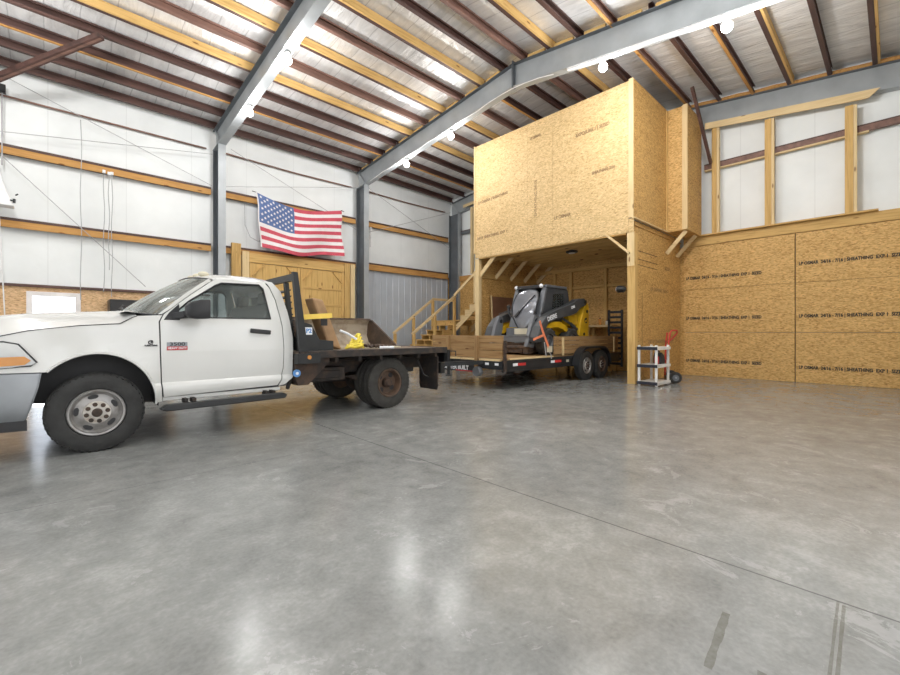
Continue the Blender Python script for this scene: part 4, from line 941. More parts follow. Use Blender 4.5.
# cab back
mb = MB(); bk = [(-.775, 1.80), (-.5, 1.86), (.5, 1.86), (.775, 1.80), (.86, 1.5), (.95, 1.15), (.95, .6), (-.95, .6), (-.95, 1.15), (-.86, 1.5)]
outer = [(y, z) for y, z in bk]; hole = [(-.55, 1.42), (-.5, 1.76), (.5, 1.76), (.55, 1.42)]
bm2 = bmesh.new(); es = []
for lp in (outer, hole):
    v = [bm2.verts.new((2.405 - max(0, z - 1.15) * .14, TY + y, z)) for y, z in lp]
    for i in range(len(v)): es.append(bm2.edges.new((v[i], v[(i + 1) % len(v)])))
bmesh.ops.triangle_fill(bm2, use_beauty=True, edges=es); mb = MB(); mb.bm.free(); mb.bm = bm2
build('cab_back', mb, 'paint', tr)
mb = MB(); mb.hexa([(2.36, TY - .55, 1.42), (2.37, TY - .55, 1.42), (2.37, TY + .55, 1.42), (2.36, TY + .55, 1.42), (2.315, TY - .5, 1.76), (2.325, TY - .5, 1.76), (2.325, TY + .5, 1.76), (2.315, TY + .5, 1.76)]); build('rear_window', mb, 'glass', tr)
# interior
mb = MB(); mb.prism([(.94, .9), (.94, 1.40), (1.02, 1.43), (1.22, 1.38), (1.28, 1.2), (1.2, .95)], 'y', TY - .86, TY + .86); build('dashboard', mb, 'dash', tr, bevel=.02)
mb = MB(); mb.box(1.55, 2.12, TY - .8, TY + .8, .82, 1.02); mb.prism([(1.95, 1.02), (2.12, 1.02), (2.28, 1.60), (2.16, 1.62)], 'y', TY - .8, TY + .8); se = build('bench_seat', mb, 'seat', tr, bevel=.04)
for y in (TY - .45, TY + .45):
    mb = MB(); mb.box(2.17, 2.27, y - .14, y + .14, 1.62, 1.78); build('headrest', mb, 'seat', se, bevel=.03)
mb = MB(); ctr = Vector((1.42, TY - .45, 1.34)); mb.tube([ctr + Vector((.07 * math.sin(t) * -1, .19 * math.cos(t), .175 * math.sin(t))) for t in [2 * math.pi * k / 24 for k in range(24)]], .016, 8, closed=True)
mb.tube([ctr + Vector((0, -.18, 0)), ctr + Vector((0, .18, 0))], .015, 6); mb.tube([ctr, ctr + Vector((-.2, 0, -.08))], .03, 8); build('steering_wheel', mb, 'jdl', tr, smooth=60)
# badges
bd = empty('door_badge', (1.0, near(1.1, 1.1), 1.1)); bd.parent = tr; bd.location = ORG['door_badge'] - ORG[tr.name]
yb_ = near(1.07, 1.12) - .004
mb = MB(); mb.box(.965, 1.165, yb_ - .003, yb_ + .001, 1.025, 1.11); build('plate', mb, 'chrome', bd)
mb = MB(); mb.box(.965, 1.165, yb_ - .006, yb_ - .003, 1.02, 1.062); build('red_bar', mb, 'redg', bd)
build('numerals', text_mb('3500', .055, (1.065, yb_ - .006, 1.087), (1, 0, 0), (0, 0, 1), .004, 'CENTER', 1.4, .001), 'black', bd)
build('lettering', text_mb('HEAVY DUTY', .034, (1.065, yb_ - .008, 1.042), (1, 0, 0), (0, 0, 1), .003, 'CENTER', .9, .0008), 'decal', bd)
eb = empty('fender_emblem', (.82, 5.6, 1.1)); eb.parent = tr; eb.location = ORG['fender_emblem'] - ORG[tr.name]
yb_ = near(.82, 1.1) - .008
mb = MB(); mb.tube([Vector((.82 + .024 * math.cos(t), yb_, 1.112 + .02 * math.sin(t))) for t in [R(50 + 260 * k / 14) for k in range(15)]], .005, 6); mb.box(.815, .838, yb_ - .004, yb_ + .004, 1.105, 1.125); build('ring', mb, 'black', eb)
build('lettering', text_mb('TURBO DIESEL', .022, (.82, yb_ + .001, 1.077), (1, 0, 0), (0, 0, 1), .006, 'CENTER', .85, .0008), 'black', eb)
# step bars
for k in (-1, 1):
    y0 = TY + k * 1.08; mb = MB(); pl = [(.87, .39), (.93, .435), (2.20, .445), (2.25, .42), (2.22, .375), (.93, .365)]
    mb.prism(pl, 'y', min(y0, y0 + k * .11), max(y0, y0 + k * .11)); sb = build('step_bar', mb, 'satin', tr, bevel=.012)
    mb = MB()
    for x in (1.12, 1.2, 2.02, 2.1):
        mb = MB(); mb.box(x, x + .035, min(y0 - k * .16, y0), max(y0 - k * .16, y0), .42, .47); build('bracket', mb, 'rustdk', sb)
# wheels
FC, RC = (.365, TY - .99, .402), (3.98, TY - .985, .40)
wheel(tr, FC, .405, .235, .235, -1, 'rubber', 'rim'); wheel(tr, (.36, TY + .99, .40), .40, .235, .235, 1, 'rubber', 'rim')
for k in (-1, 1):
    wheel(tr, (4.0, TY + k * 1.0, .408), .408, .22, .228, k, 'dusty', 'rimr', 'rear'); wheel(tr, (4.0, TY + k * .745, .408), .408, .22, .228, k, 'dusty', 'rimr', 'rear')
# chassis
mb = MB(); mb.box(-.4, 5.05, TY - .48, TY - .40, .58, .76); mb.box(-.4, 5.05, TY + .40, TY + .48, .58, .76)
for x in (1.0, 2.5, 3.3, 4.5): mb.box(x, x + .08, TY - .39, TY + .39, .60, .72)
build('chassis_rails', mb, 'rustdk', tr)
mb = MB(); mb.cyl((3.98, TY - .49, .40), (3.98, TY + .49, .40), .065, 12); mb.sphere((3.98, TY, .40), .19, 14, 10); build('rear_axle', mb, 'rustdk', tr, smooth=50)
mb = MB(); mb.cyl((.36, TY - .70, .40), (.36, TY + .70, .40), .05, 12); mb.sphere((.36, TY + .2, .40), .15, 12, 8); build('front_axle', mb, 'rustdk', tr, smooth=50)
mb = MB(); mb.cyl((1.2, TY, .55), (3.8, TY, .42), .05, 10); mb.box(.9, 1.6, TY - .3, TY + .3, .45, .75); build('driveline', mb, 'rustdk', tr)
mb = MB(); mb.tube([(.5, TY + .34, .5), (2.4, TY + .34, .48), (3.3, TY + .52, .52), (4.9, TY + .62, .52)], .04, 8); build('exhaust', mb, 'rusty', tr, smooth=50)
mb = MB(); mb.box(2.42, 3.3, TY - .80, TY - .52, .50, .70); mb.box(2.5, 3.2, TY - .83, TY - .80, .54, .66); mb.tube([(2.36, TY - .9, .45), (2.42, TY - .9, .62)], .03, 6); build('fuel_tank', mb, 'rustdk', tr, bevel=.02)
mb = MB()
for k in (-1, 1):
    for j in range(4): mb.box(3.42 + j * .05, 4.55 - j * .05, TY + k * .6 - .035, TY + k * .6 + .035, .52 - j * .022, .535 - j * .022)
build('leaf_springs', mb, 'rusty', tr)
# flat bed
fb = empty('flatbed', (3.7, TY, .9)); fb.parent = tr; fb.location = ORG['flatbed'] - ORG[tr.name]
by0, by1, bx0, bx1 = TY - 1.15, TY + 1.15, 2.425, 5.12
mb = MB()
for k in range(9): a = lerp(by0 + .05, by1 - .05, k / 9); b_ = lerp(by0 + .05, by1 - .05, (k + 1) / 9); mb.box(bx0 + .02, bx1 - .03, a + .004, b_ - .004, .925, .955)
build('deck_boards', mb, 'deck', fb)
mb = MB(); mb.box(bx0, bx1, by0, by0 + .045, .865, .965); mb.box(bx0, bx1, by1 - .045, by1, .865, .965); build('side_rail', mb, 'rustdk', fb, bevel=.008)
mb = MB(); mb.box(bx1 - .025, bx1, by0 + .05, by1 - .05, .70, .962); mb.box(bx1, bx1 + .02, by0 + .02, by0 + .34, .70, .90); build('rear_sill', mb, 'satin', fb)
mb = MB()
for k in range(7): x = 2.6 + k * .38; mb.box(x, x + .05, by0 + .06, by1 - .06, .80, .922)
mb.box(bx0 + .03, bx1 - .05, TY - .48, TY - .40, .765, .798); mb.box(bx0 + .03, bx1 - .05, TY + .40, TY + .48, .765, .798); build('cross_members', mb, 'rustdk', fb)
mb = MB(); mb.box(bx0 - .03, bx0 + .30, by0 - .005, by0 + .1, .80, .935); build('marker_plate', mb, 'satin', fb)
mb = MB(); mb.cyl((bx0 + .13, by0 - .006, .885), (bx0 + .13, by0 - .022, .885), .028, 14); build('marker_lamp', mb, 'amber', fb, smooth=40, label='small amber marker lamp')
mb = MB(); mb.prism([(2.46, .50), (2.60, .50), (2.92, .80), (2.92, .86), (2.42, .86), (2.42, .60)], 'y', by0 + .12, by0 + .32); build('under_box', mb, 'rusty', fb)
mb = MB(); mb.cyl((2.43, by0 + .118, .67), (2.43, by0 + .09, .67), .05, 18); cp = build('filler_cap', mb, 'blue', fb, smooth=40, label='blue round cap'); mb = MB(); mb.cyl((2.43, by0 + .089, .67), (2.43, by0 + .082, .67), .02, 12); build('cap_centre', mb, 'decal', cp)
# headache rack
hr = empty('headache_rack', (2.5, TY, .96)); hr.parent = tr; hr.location = ORG['headache_rack'] - ORG[tr.name]
for k in (-1, 1):
    y = TY + k * 1.12; mb = MB(); mb.prism([(2.43, .966), (2.545, .966), (2.40, 2.02), (2.335, 2.02)], 'y', y - .03, y + .03); build('upright', mb, 'satin', hr)
mb = MB(); mb.box(2.345, 2.40, TY - 1.088, TY + 1.088, 1.91, 2.0); build('top_rail', mb, 'satin', hr)
mb = MB()
for j in range(8): mb.hexa([(2.47 + q, TY + s_ * .8, 1.18 + j * .085 + w_) for q, s_, w_ in ((0 - j * .008 - .01, -1, 0), (.05 - j * .008 - .01, -1, .03), (.05 - j * .008 - .01, 1, .03), (0 - j * .008 - .01, 1, 0), (0 - j * .008 - .01, -1, .02), (.05 - j * .008 - .01, -1, .05), (.05 - j * .008 - .01, 1, .05), (0 - j * .008 - .01, 1, .02))])
build('louvres', mb, 'satin', hr)
mb = MB()
for y in (-.86, .82): mb.hexa([(2.44, TY + y, .966), (2.5, TY + y, .966), (2.5, TY + y + .06, .966), (2.44, TY + y + .06, .966), (2.345, TY + y, 1.905), (2.40, TY + y, 1.905), (2.40, TY + y + .06, 1.905), (2.345, TY + y + .06, 1.905)])
mb.box(2.44, 2.52, TY - .795, TY + .815, 1.10, 1.16); build('inner_posts', mb, 'satin', hr)
mb = MB(); mb.prism([(2.47, .966), (2.95, .966), (2.95, 1.10), (2.74, 1.12), (2.62, 1.33), (2.50, 1.36)], 'y', TY - 1.085, TY - .88); tb = build('side_box', mb, 'satin', hr)
mb = MB(); mb.box(2.53, 2.63, TY - 1.09, TY - 1.086, 1.19, 1.29); dc = build('decal', mb, 'decal', tb); build('decal_mark', text_mb('P2', .08, (2.58, TY - 1.091, 1.24), (1, 0, 0), (0, 0, 1), .003, 'CENTER', 1., .003), 'blue', dc)
# mudflaps and hitch
for k in (-1, 1):
    mb = MB(); y = TY + k * .86; pl = [(y - .25, .30), (y - .22, .22), (y + .22, .22), (y + .25, .30), (y + .25, .80), (y - .25, .80)]
    mb.prism(pl, 'x', 4.92, 4.94); mf = build('mud_flap', mb, 'rustdk', tr)
mb = MB(); mb.box(4.9, 5.22, TY - .06, TY + .06, .46, .57); mb.cyl((5.16, TY, .57), (5.16, TY, .615), .02, 10); mb.sphere((5.16, TY, .645), .035, 12, 8); build('hitch', mb, 'satin', tr)
mb = MB(); mb.box(5.0, 5.1, TY - 1.10, TY - .98, .50, .69); build('rear_bracket', mb, 'satin', tr)
mb = MB(); mb.tube([(4.55, TY - 1.02, .75), (4.68, TY - 1.02, .50), (4.78, TY - 1.02, .45)], .012, 6); build('air_hose', mb, 'black', tr)
# cargo -----------------------------------------------------------------------
Zd = .957
cs = empty('tool_case', (2.95, 5.82, Zd), 'tan case standing upright on the truck bed behind the rack', 'case')
def tilted(mb, x0, y0, y1, lean, w, h, z0=Zd):
    mb.hexa([(x0, y0, z0 + w * .35), (x0 + w, y0, z0), (x0 + w, y1, z0), (x0, y1, z0 + w * .35), (x0 - lean, y0, z0 + h), (x0 + w * .72 - lean, y0, z0 + h - .02), (x0 + w * .72 - lean, y1, z0 + h - .02), (x0 - lean, y1, z0 + h)]); return mb
mb = MB(); tilted(mb, 2.97, 5.72, 6.0, .24, .24, .76); build('body', mb, 'tan', cs, bevel=.03)
mb = MB(); mb.box(2.86, 2.96, 5.712, 5.725, 1.32, 1.42); build('latch', mb, 'black', cs)
mb = MB(); mb.bar((2.52, 5.60, 1.43), (3.025, 5.705, 1.47), .01, .07); mb.bar((3.025, 5.705, 1.47), (3.04, 5.98, 1.47), .01, .06)
build('tie_down_strap', mb, 'yel', label='yellow webbing strap across the tan case on the truck', cat='strap')
bk_ = empty('loader_bucket', (3.85, 6.8, Zd), 'worn rusty loader bucket lying on the truck bed', 'bucket')
x0, x1 = 3.02, 4.52
prof = [(6.12, .0), (6.95, .0), (7.08, .06), (7.15, .2), (7.12, .42), (7.05, .50)]
mb = MB(); inn = [(y - (.03 if i > 1 else 0), z + (.025 if i < 4 else .0)) for i, (y, z) in enumerate(prof)]
mb.prism([(y, Zd + z) for y, z in prof] + [(y, Zd + z) for y, z in reversed(inn)], 'x', x0, x1); build('shell', mb, 'bucket', bk_)
side = [(6.14, .028), (6.94, .028), (7.05, .07), (7.12, .2), (7.09, .42), (7.02, .50), (6.95, .50)]
for a in (x0 - .03, x1 + .001):
    mb = MB(); mb.prism([(y, Zd + z) for y, z in side], 'x', a, a + .028); build('side_plate', mb, 'bucketd', bk_)
mb = MB(); mb.box(x0, x1, 6.02, 6.13, Zd + .001, Zd + .02); build('cutting_edge', mb, 'cream', bk_, label='bright worn cutting edge')
mb = MB(); mb.box(x0, x1, 6.98, 7.10, Zd + .502, Zd + .53); build('top_lip', mb, 'bucketd', bk_)
mb = MB(); pts = []
for k in range(70):
    t = k * .42; r_ = (.12 + .03 * math.sin(k * 1.7)) * (1.15 - k / 100); pts.append((3.42 + r_ * math.cos(t) * 1.1, 5.72 + r_ * math.sin(t) * .8, Zd + .03 + .0034 * k * (.6 + .4 * math.cos(t)) + .012 * math.sin(k * 2.3)))
mb.tube(pts, .02, 7); build('coiled_hose', mb, 'yelh', smooth=60, label='coil of bright yellow hose piled on the truck bed', cat='hose')
mb = MB(); mb.tube([(3.10, 5.60, 1.25), (3.22, 5.58, 1.20), (3.36, 5.58, 1.12)], .018, 8); build('plastic_pipe', mb, 'decal', smooth=60, label='short white plastic pipe lying over the yellow hose', cat='pipe')
mb = MB(); mb.tube([(3.78, 5.58, .985), (3.88, 5.53, .985), (3.97, 5.46, .985)], .02, 8); build('plastic_pipe', mb, 'decal', smooth=60, label='thin white rod on the truck bed edge right of the hose', cat='pipe')
mb = MB(); pts = [(3.62 + .5 * k / 20, 5.80 + .05 * math.sin(k * 2.1), Zd + .03 + .04 * abs(math.sin(k * 1.3)) * (1 - k / 24)) for k in range(21)]; mb.tube(pts, .026, 6); build('chain', mb, 'bucketd', smooth=60, label='dark chain heap in front of the loader bucket', cat='chain')
# ------------------------------------------------------------------ trailer
t_y0, t_y1, t_x0, t_x1, t_z = 5.62, 7.85, 6.88, 12.28, .66
tl = empty('equipment_trailer', (9.6, 6.73, 0), 'black flat trailer with brown plank sides carrying the loader', 'trailer')
mb = MB()
for k in range(11): a = lerp(t_y0 + .05, t_y1 - .05, k / 11); b_ = lerp(t_y0 + .05, t_y1 - .05, (k + 1) / 11); mb.box(t_x0 + .04, t_x1, a + .004, b_ - .004, t_z - .045, t_z)
build('deck_planks', mb, 'brnwx', tl)
mb = MB(); mb.box(t_x0, t_x1, t_y0, t_y0 + .045, .38, .63); mb.box(t_x0, t_x1, t_y1 - .045, t_y1, .38, .63); mb.box(t_x0, t_x1, t_y0 - .012, t_y0 - .001, .575, .60); mb.box(t_x0, t_x1, t_y0 - .012, t_y0 - .001, .385, .40); build('side_frame', mb, 'trblk', tl)
mb = MB(); mb.box(t_x0 - .05, t_x0 - .002, t_y0, t_y1, .44, .61); build('front_frame', mb, 'trblk', tl)
mb = MB()
for a, b_ in ((5.68, 6.25), (6.33, 6.82), (6.9, 7.48)): mb.box(t_x0 - .06, t_x0 + .03, a, b_, .615, .655)
build('lit_front_edge_planks', mb, 'palex', tl)  # deck edge timber, coloured paler to look lit
mb = MB(); mb.box(t_x0 + .2, 8.75, t_y0 - .01, t_y0 + .045, .635, .668); build('lit_side_edge_plank', mb, 'palex', tl)  # same lit look put into the side edge colour
mb = MB()
for x in (7.6, 8.4, 9.2, 10.0, 11.0, 11.8): mb.box(x, x + .06, t_y0 + .05, t_y1 - .05, .46, .61)
build('cross_members', mb, 'trblk', tl)
# plank walls
def plank_wall(pts, z0, z1, n, lab):
    (xa, ya), (xb, yb) = pts; mb = MB()
    for k in range(n):
        a = lerp(z0, z1, k / n) + .005; b_ = lerp(z0, z1, (k + 1) / n) - .005
        if abs(xa - xb) < .1: mb.box(xa, xa + .04, ya, yb, a, b_)
        else: mb.box(xa, xb, ya, ya + .04, a, b_)
    return build(lab, mb, 'brnwy' if abs(xa - xb) < .1 else 'brnwx', tl)
fw = plank_wall(((t_x0 - .01, t_y0 + .02), (t_x0 - .01, t_y1)), .675, 1.16, 3, 'front_boards')
for y in (7.21, 6.30):
    mb = MB(); mb.box(t_x0 - .075, t_x0 - .015, y, y + .085, .50 if y > 7 else .40, 1.15); build('stake', mb, 'brnwz', tl)
plank_wall(((8.82, t_y0 + .004), (12.18, t_y0 + .004)), .69, 1.13, 4, 'side_boards')
plank_wall(((7.0, t_y1 - .045), (12.18, t_y1 - .045)), .69, 1.13, 4, 'side_boards')
for x in (9.12, 11.85):
    mb = MB(); mb.box(x, x + .06, t_y0 - .03, t_y0, .66, 1.1); build('stake', mb, 'palez', tl)
mb = MB(); mb.box(t_x0 - .02, t_x0 + .05, t_y0 - .045, t_y0 - .013, .40, 1.05)
for z in (.98, .82, .66): mb.lathe([(.02, -.05), (.035, -.04), (.03, 0)], (t_x0 + .01, t_y0 - .02, z), 'y', 10)
build('corner_post', mb, 'rusty', tl)
# fenders
for k in (-1, 1):
    yo = 5.40 if k < 0 else t_y1 + .22; yi = t_y0 - .015 if k < 0 else t_y1 + .015
    ring = []
    for a in range(180, 89, -15): ring.append((10.03 + .46 * math.cos(R(a)), .40 + .46 * math.sin(R(a))))
    for a in range(90, -1, -15): ring.append((10.83 + .46 * math.cos(R(a)), .40 + .46 * math.sin(R(a))))
    mb = MB(); mb.grid([[(x, yo, z) for x, z in ring], [(x, yi, z) for x, z in ring]]); mb.grid([[(10.43 + (x - 10.43) * .985, yo, .40 + (z - .40) * .96) for x, z in ring], [(10.43 + (x - 10.43) * .985, yi, .40 + (z - .40) * .96) for x, z in ring]])
    mb.grid([[(x, yo, z) for x, z in ring], [(10.43 + (x - 10.43) * .985, yo, .40 + (z - .40) * .90) for x, z in ring]]); build('fender', mb, 'trblk', tl, smooth=35)
for i, x in enumerate((10.03, 10.83)):
    wheel(tl, (x, 5.43, .375), .375, .20, .205, -1, 'rubber', 'rim' if i == 0 else 'rimr'); wheel(tl, (x, t_y1 + .19, .375), .375, .20, .205, 1, 'rubber', 'rim')
mb = MB()
for x in (10.03, 10.83): mb.cyl((x, 5.63, .375), (x, t_y1 - .01, .375), .045, 10)
build('axles', mb, 'trblk', tl)
# tongue and jack
ho = (5.16, 6.60)
mb = MB(); mb.bar((t_x0 - .05, 6.15, .575), (5.42, 6.62, .56), .07, .085); mb.bar((t_x0 - .05, 7.32, .575), (5.42, 6.72, .56), .07, .085); mb.box(5.2, 5.46, 6.575, 6.765, .585, .68); build('tongue', mb, 'trblk', tl)
mb = MB(); mb.cyl((6.3, 6.67, .30), (6.3, 6.67, .85), .035, 12); mb.lathe([(.07, 0), (.07, .02)], (6.3, 6.67, .29), 'z', 14); mb.tube([(6.3, 6.63, .82), (6.3, 6.45, .82), (6.3, 6.45, .72)], .012, 6); build('jack', mb, 'satin', tl, smooth=40)
mb = MB(); mb.lathe([(.02, -.06), (.10, -.06), (.11, -.04), (.11, .04), (.10, .06), (.02, .06)], (6.74, 6.22, .38), 'x', 18); build('winch_drum', mb, 'jdl', tl, smooth=40)
mb = MB(); mb.box(t_x0 - .064, t_x0 - .052, 6.36, 7.44, .345, .49); sp_ = build('name_plate', mb, 'trblk', tl)
build('lettering', text_mb('BETTER BUILT', .135, (t_x0 - .067, 7.38, .425), (0, -1, 0), (0, 0, 1), .004, 'LEFT', .96, .003), 'decal', sp_)
mb = MB(); mb.box(t_x0 - .068, t_x0 - .065, 6.40, 6.98, .352, .370); build('red_underline', mb, 'redg', sp_)
for y in (6.03, 5.76):
    mb = MB(); mb.box(t_x0 - .058, t_x0 - .051, y - .05, y + .05, .525, .575); build('reflector', mb, 'decal', tl, label='white square reflector')
for x in (7.18, 8.62):
    mb = MB(); mb.box(x, x + .16, t_y0 - .018, t_y0 - .0125, .50, .56); rt = build('reflector_tape', mb, 'decal', tl, label='red and white reflector tape'); mb = MB(); mb.box(x + .16, x + .45, t_y0 - .018, t_y0 - .0125, .50, .56); build('red_tape', mb, 'redg', rt)
mb = MB(); mb.box(9.3, 9.42, t_y0 - .018, t_y0 - .0125, .49, .55); build('reflector', mb, 'cream', tl)
# standing ramps at the tail
for y0 in (5.58, 7.3):
    rp = empty('ramp', (12.42, y0 + .2, .5)); rp.parent = tl; rp.location = ORG[rp.name] - ORG[tl.name]
    mb = MB(); mb.box(12.36, 12.43, y0, y0 + .05, .20, 1.90); mb.box(12.36, 12.43, y0 + .40, y0 + .45, .20, 1.90); build('ramp_rails', mb, 'trblk', rp)
    mb = MB()
    for k in range(11): mb.box(12.37, 12.42, y0 + .052, y0 + .398, .25 + k * .155, .32 + k * .155)
    build('rungs', mb, 'trblk', rp)
mb = MB(); mb.box(12.28, 12.36, t_y0 + .05, t_y1 - .05, .44, .60); build('tail_bar', mb, 'trblk', tl)
# ------------------------------------------------------------------ skid steer loader
sk = empty('skid_steer_loader', (9.6, 6.72, t_z), 'yellow and dark grey compact loader parked on the trailer', 'loader')
SY = 6.70
body = [(8.98, .86), (8.98, 1.28), (9.12, 1.42), (9.4, 1.50), (9.8, 1.50), (10.0, 1.44), (10.2, 1.62), (10.75, 1.66), (10.82, 1.3), (10.76, .92), (10.6, .82)]
mb = MB(); mb.prism(body, 'y', 6.17, 7.23); build('chassis', mb, 'jdy', sk, bevel=.02)
gp = [(8.72, 1.20), (8.86, 1.37), (9.15, 1.49), (9.5, 1.50), (9.78, 1.40), (9.95, 1.24), (9.86, 1.20), (9.66, 1.30), (9.4, 1.36), (9.12, 1.34), (8.9, 1.20)]
for a, b_ in ((5.91, 6.165), (7.235, 7.49)):
    mb = MB(); mb.prism(gp, 'y', a, b_); build('wheel_guard', mb, 'jdy', sk)
for x in (8.97, 10.05):
    for k in (-1, 1):
        c = (x, SY + k * .85, t_z + .335); s = -k
        mb = MB(); mb.lathe([(a, s * b) for a, b in ((.17, .03), (.19, .0), (.29, -.0), (.325, .03), (.335, .06), (.335, .2), (.325, .23), (.29, .25), (.17, .25))], c, 'y', 36, closed=True)
        for j in range(16):
            t = 2 * math.pi * j / 16
            for q in (0, 1):
                u = t + q * .2; mb.bar((c[0] + .32 * math.cos(u), c[1] + s * (.02 + q * .115), c[2] + .32 * math.sin(u)), (c[0] + .325 * math.cos(u + .13), c[1] + s * (.125 + q * .11), c[2] + .325 * math.sin(u + .13)), .05, .04, (math.cos(u), 0, math.sin(u)))
        for v in mb.bm.verts:
            if v.co.z < t_z + .002: v.co.z = t_z + .002
        wo = build('wheel', mb, 'dusty', sk, smooth=35)
        mb = MB(); mb.lathe([(a, s * b) for a, b in ((.02, .12), (.168, .12), (.17, .025), (.155, .02), (.14, .06), (.06, .065), (.05, .03), (.01, .03))], c, 'y', 24); build('rim', mb, 'jdl', wo, smooth=35)
for k in (-1, 1):
    ya, yb = sorted((SY + k * .84, SY + k * .60))
    mb = MB(); mb.prism([(10.34, 1.02), (10.86, 1.02), (10.90, 1.4), (10.90, 1.92), (10.84, 2.03), (10.72, 2.02), (10.60, 1.86), (10.44, 1.45)], 'y', ya, yb); tw = build('tower', mb, 'jdy', sk, bevel=.015)
    ya, yb = sorted((SY + k * .86, SY + k * .62)); yf_ = SY + k * .86
    top = [(8.42, 1.10), (8.55, 1.38), (8.78, 1.60), (9.05, 1.71), (9.35, 1.80), (9.75, 1.90), (10.1, 2.01), (10.36, 2.12), (10.6, 2.15), (10.76, 2.08)]; bot = [(10.72, 1.97), (10.45, 1.90), (10.2, 1.74), (9.9, 1.66), (9.5, 1.60), (9.2, 1.54), (8.88, 1.45), (8.72, 1.22), (8.62, 1.0), (8.45, .98)]
    mb = MB(); mb.prism(top + bot, 'y', ya + .002, yb - .002); bo = build('boom_arm', mb, 'jdg', sk, bevel=.012)
    mb = MB(); mb.bar((9.05, yf_ + k * .0, 1.735), (9.78, yf_, 1.925), .02, .012); mb.bar((9.78, yf_, 1.925), (10.12, yf_, 2.03), .02, .012); build('edge_stripe', mb, 'jdl', bo)
    mb = MB(); mb.tube([(10.1, SY + k * .74, 1.45), (9.5, SY + k * .74, 1.66)], .035, 8); mb.tube([(10.4, SY + k * .74, 1.3), (10.1, SY + k * .74, 1.45)], .05, 8); build('lift_cylinder', mb, 'jdg', sk, smooth=40)
    mb = MB(); mb.cyl((10.68, SY + k * .58, 2.05), (10.68, SY + k * .87, 2.05), .05, 14); build('pivot_pin', mb, 'satin', sk, smooth=40)
    if k == -1:
        build('lettering', text_mb('DEERE', .15, (8.83, SY - .864, 1.535), (1, 0, .27), (-.27, 0, 1), .004, 'LEFT', 1.0, .004), 'decal', bo)
        build('model_lettering', text_mb('320E', .09, (9.92, SY - .864, 1.86), (1, 0, .27), (-.27, 0, 1), .004, 'LEFT', 1.1, .003), 'decal', bo)
mb = MB(); mb.cyl((10.72, SY - .842, 1.55), (10.72, SY - .855, 1.55), .075, 24); lg = build('logo_disc', mb, 'black', sk, smooth=40)
mb = MB(); mb.prism([(x - .55, z + .03) for x, z in [(11.20, 1.50), (11.23, 1.53), (11.29, 1.535), (11.31, 1.57), (11.335, 1.575), (11.32, 1.545), (11.315, 1.51), (11.335, 1.47), (11.30, 1.49), (11.25, 1.49), (11.215, 1.465)]], 'y', SY - .859, SY - .8555); build('logo_mark', mb, 'jdy', lg)
mb = MB(); mb.cyl((10.78, SY - .842, 1.80), (10.78, SY - .86, 1.80), .045, 16); mb.cyl((10.62, SY - .842, 1.18), (10.62, SY - .86, 1.18), .04, 16); build('pins', mb, 'satin', sk, smooth=40)
mb = MB(); mb.prism([(9.98, 1.66), (10.40, 1.70), (10.46, 1.45), (10.05, 1.40)], 'y', 5.96, 6.165); build('side_cover', mb, 'jdy', sk)
# cab
CF = 9.25; cy0, cy1 = 6.20, 7.06; CY = (cy0 + cy1) / 2
cab = [(8.99, 1.50), (9.04, 1.7), (CF, 2.40), (10.28, 2.42), (10.36, 2.36), (10.50, 1.78), (10.48, 1.50)]
wn = [(9.60, 1.84), (9.64, 2.24), (10.14, 2.26), (10.22, 1.86)]
for yc in (cy0, cy1):
    mb = MB(); mb.panel(cab, [wn], yfun=lambda x, z: yc, thick=.04, y0=CY); cs_ = build('cab_side', mb, 'jdg', sk)
    mb = MB(); yy = yc + (.02 if yc < CY else -.02); mb.panel(wn, yfun=lambda x, z: yy, thick=.004, y0=CY); build('side_window', mb, 'glass', cs_)
    mb = MB(); k = -1 if yc < CY else 1
    for j in range(4): mb.box(9.66 + j * .13, 9.67 + j * .13, yc + k * .001 - .004, yc + k * .001 + .004, 1.85, 2.25)
    build('guard_bars', mb, 'jdg', cs_)
    mb = MB(); mb.bar((CF, yc + k * .03, 2.36), (9.04, yc + k * .03, 1.72), .07, .06, (0, 1, 0)); mb.box(CF + .03, 10.26, yc - .02 if k > 0 else yc - .03, yc + .03 if k > 0 else yc + .02, 2.40, 2.46)
    build('guard_frame', mb, 'jdl', cs_)
mb = MB(); mb.box(CF - .04, 10.3, cy0 + .045, cy1 - .045, 2.40, 2.45); build('cab_roof', mb, 'jdg', sk, bevel=.02)
mb = MB(); mb.hexa([(10.28, cy0 + .045, 2.40), (10.32, cy0 + .045, 2.40), (10.32, cy1 - .045, 2.40), (10.28, cy1 - .045, 2.40), (10.44, cy0 + .045, 1.7), (10.48, cy0 + .045, 1.7), (10.48, cy1 - .045, 1.7), (10.44, cy1 - .045, 1.7)]); build('cab_back', mb, 'glass', sk)
def fx(z): return CF - .04 - (2.40 - z) * .30 - .10 * math.sin(math.pi * min(1, max(0, (2.4 - z) / 1.1)))
rows = []
for z, hw in ((2.35, .10), (2.335, .19), (2.29, .28), (2.20, .35), (2.05, .385), (1.85, .38), (1.66, .33), (1.50, .25), (1.38, .17), (1.34, .14)):
    rows.append([(fx(z) - .03 * (1 - t * t), CY + t * hw, z) for t in (-1, -.7, -.35, 0, .35, .7, 1)])
mb = MB(); mb.grid(rows); mb.grid([[(x + .012, y, z) for x, y, z in r_] for r_ in rows]); dg_ = build('door_glass', mb, 'dglass', sk, smooth=50)
mb = MB(); loop = [Vector(r_[0]) for r_ in rows] + [Vector(r_[-1]) for r_ in reversed(rows)]; mb.tube(loop, .018, 6, closed=True); build('door_seal', mb, 'black', dg_, smooth=60)
